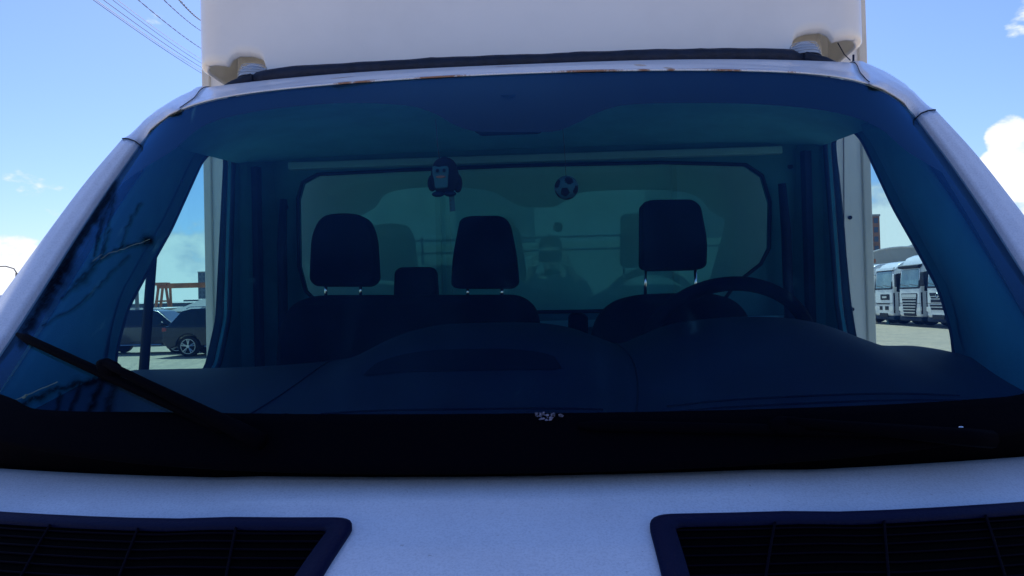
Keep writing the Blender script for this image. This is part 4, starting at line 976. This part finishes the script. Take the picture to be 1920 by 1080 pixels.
# ---- low sheds and yard walls
def shed(u0, u1, vt, y, m, label, dep=14, roofm=None, rise=.4, name='warehouse'):
    a, c = at(u0, vt, y), at(u1, vt, y); h = a.z if abs(a.z) > .5 else .5; h = (a.z+c.z)/2
    r = empty(name, ((a.x+c.x)/2, y, 0), label, 'building'); b = MB(); b.box(a.x, c.x, y, y+dep, 0, h); b.build('wall', m, r)
    b = MB(); b.prism([(y-.3, h), (y+dep/2, h+rise), (y+dep+.3, h)], a.x-.3, c.x+.3, 'x'); b.build('roof', roofm or M['shedpale'], r)
    nd = max(1, int((c.x-a.x)/9))
    for i in range(min(nd, 8)):
        x = a.x+(i+.5)*(c.x-a.x)/nd; b = MB(); b.box(x-1.1, x+1.1, y-.05, y, 0, min(h*.75, 3)); b.build('door', M['trimdark'], r)
    return r
shed(-160, 420, 573, 190, M['shed'], 'very long low dark shed along the horizon behind the crane', 20)
shed(-60, 300, 583, 75, M['shedpale'], 'long pale flat storage building behind the parked SUVs', 10, M['hangarw'], .15)
shed(318, 356, 584, 64, M['shed'], 'small greyish shed right behind the nearer SUV', 8, M['shed'], .5)
shed(352, 420, 574, 100, M['shed'], 'dark shed with a pitched roof below the crane beam', 10, M['shed'], 1.0)
shed(344, 440, 561, 260, M['towerg'], 'flat roofed block under the tower beyond the crane', 20, M['hangarw'], .3)
shed(1560, 1640, 540, 160, M['shed'], 'distant low shed behind the trucks next to the brick tower', 14)
# ---- poles
def pole(u, vt, y, r, label, lamp=False, name='utility_pole'):
    q = at(u, vt, y); o = empty(name, (q.x, y, 0), label, 'street lamp' if lamp else 'pole')
    b = MB(); b.tube([(q.x, y, 0), (q.x, y, q.z)], [r*1.2, r*.8], 10); b.build('mast', M['pole'], o)
    if lamp:
        b = MB(); b.tube([(q.x, y, q.z-.05), (q.x-.25, y, q.z+.35), (q.x-.9, y, q.z+.55), (q.x-1.5, y, q.z+.55)], .05, 6); b.build('arm', M['pole'], o)
        b = MB(); b.ball((q.x-1.8, y, q.z+.53), (.4, .14, .08), 10, 6); b.build('lamp_head', M['silver'], o)
    else:
        b = MB(); b.box(q.x-.9, q.x+.9, y-.05, y+.05, q.z-.35, q.z-.25); b.build('crossarm', M['pole'], o)
    return o
pole(256, 508, 72, .17, 'thin grey pole standing before the pale clouds in the passenger window', name='utility_pole')
pole(32, 512, 60, .16, 'curved arm street lamp outside at the far left edge', True, 'street_lamp')
# overhead cables: each from behind the cargo box up over the camera's left
PE = at(640, 300, 46); cp = empty('utility_pole', (PE.x, 46, 0), 'tall pole carrying the overhead cables behind the box', 'pole')
b = MB(); b.tube([(PE.x, 46, 0), (PE.x, 46, PE.z+3.6)], [.2, .14], 10); b.build('mast', M['pole'], cp)
b = MB(); b.box(PE.x-1.2, PE.x+1.2, 45.9, 46.1, PE.z+3.2, PE.z+3.35); b.box(PE.x-1.2, PE.x+1.2, 45.9, 46.1, PE.z, PE.z+.12); b.build('crossarm', M['pole'], cp)
wires = [((158, 0), (383, 135), .007, 0, 'lowest of the tight bundle of overhead cables, pale', 1), ((153, 0), (385, 141), .007, 0, 'dark cable second from the bottom of the tight bundle', 0), ((170, -2), (381, 128), .007, 0, 'dark cable in the middle of the tight bundle', 0),
         ((187, -3), (379, 119), .006, 0, 'thin dark cable on the upper side of the tight bundle', 0), ((200, 0), (378, 111), .006, 0, 'pale cable topmost in the tight bundle', 1),
         ((241, 0), (378, 91), .009, 1, 'thin twisted cable just above the bundle', 0), ((291, 0), (378, 58), .009, 1, 'twisted overhead cable second from the top', 0), ((323, 0), (377, 38), .016, 1, 'thickest dark twisted cable, topmost of all', 0)]
for (a, c, r, tw, lab, pale) in wires:
    y0, y1 = 14.0, 24.0; A = at(*a, y0); B = at(*c, y1); d = B-A; P_, Q_ = A-d*.5, B+d*1.3; pts = []
    n_ = 260 if tw else 24
    for i in range(n_+1):
        tt = i/n_; w = P_+(Q_-P_)*tt; w.z -= .35*math.sin(PI*tt)-.35*math.sin(PI*.43); pts.append(w)
    b = MB()
    if tw:
        per = 13
        for ph_ in (0, PI):
            b.tube([w+Vector((r*.8*math.cos(i*2*PI/per+ph_), 0, r*.8*math.sin(i*2*PI/per+ph_))) for i, w in enumerate(pts)], r*.62, 5)
    else: b.tube(pts, r, 5)
    tag(b.build('overhead_cable', M['cablep'] if pale else M['cable']), lab, 'cable', 'overhead cables crossing the sky')

# ================================================================ behind the camera (mirrored in the rear window)
r = empty('warehouse', (0, -46, 0), 'long grey warehouse standing across the yard behind the camera', 'building')
b = MB(); b.box(-50, 50, -60, -46, 0, 7); b.build('wall', M['concrete'], r)
b = MB(); b.prism([(-60.4, 7), (-53, 8.5), (-45.6, 7)], -50.4, 50.4, 'x'); b.build('roof', M['shed'], r)
for k in range(8): b = MB(); b.box(-42+12*k, -37+12*k, -46.06, -45.99, 0, 4.2); b.build('door', M['shed'], r)
r = empty('barrier', (0, -26, 0), 'low two rail pipe barrier crossing the gravel behind the camera', 'barrier')
for z in (.45, .95): b = MB(); b.tube([(-30, -26, z), (30, -26, z)], .05, 6); b.build('rail', M['trimdark'], r)
for k in range(13): b = MB(); b.tube([(-30+5*k, -26, 0), (-30+5*k, -26, 1.1)], .06, 6); b.build('post', M['trimdark'], r)
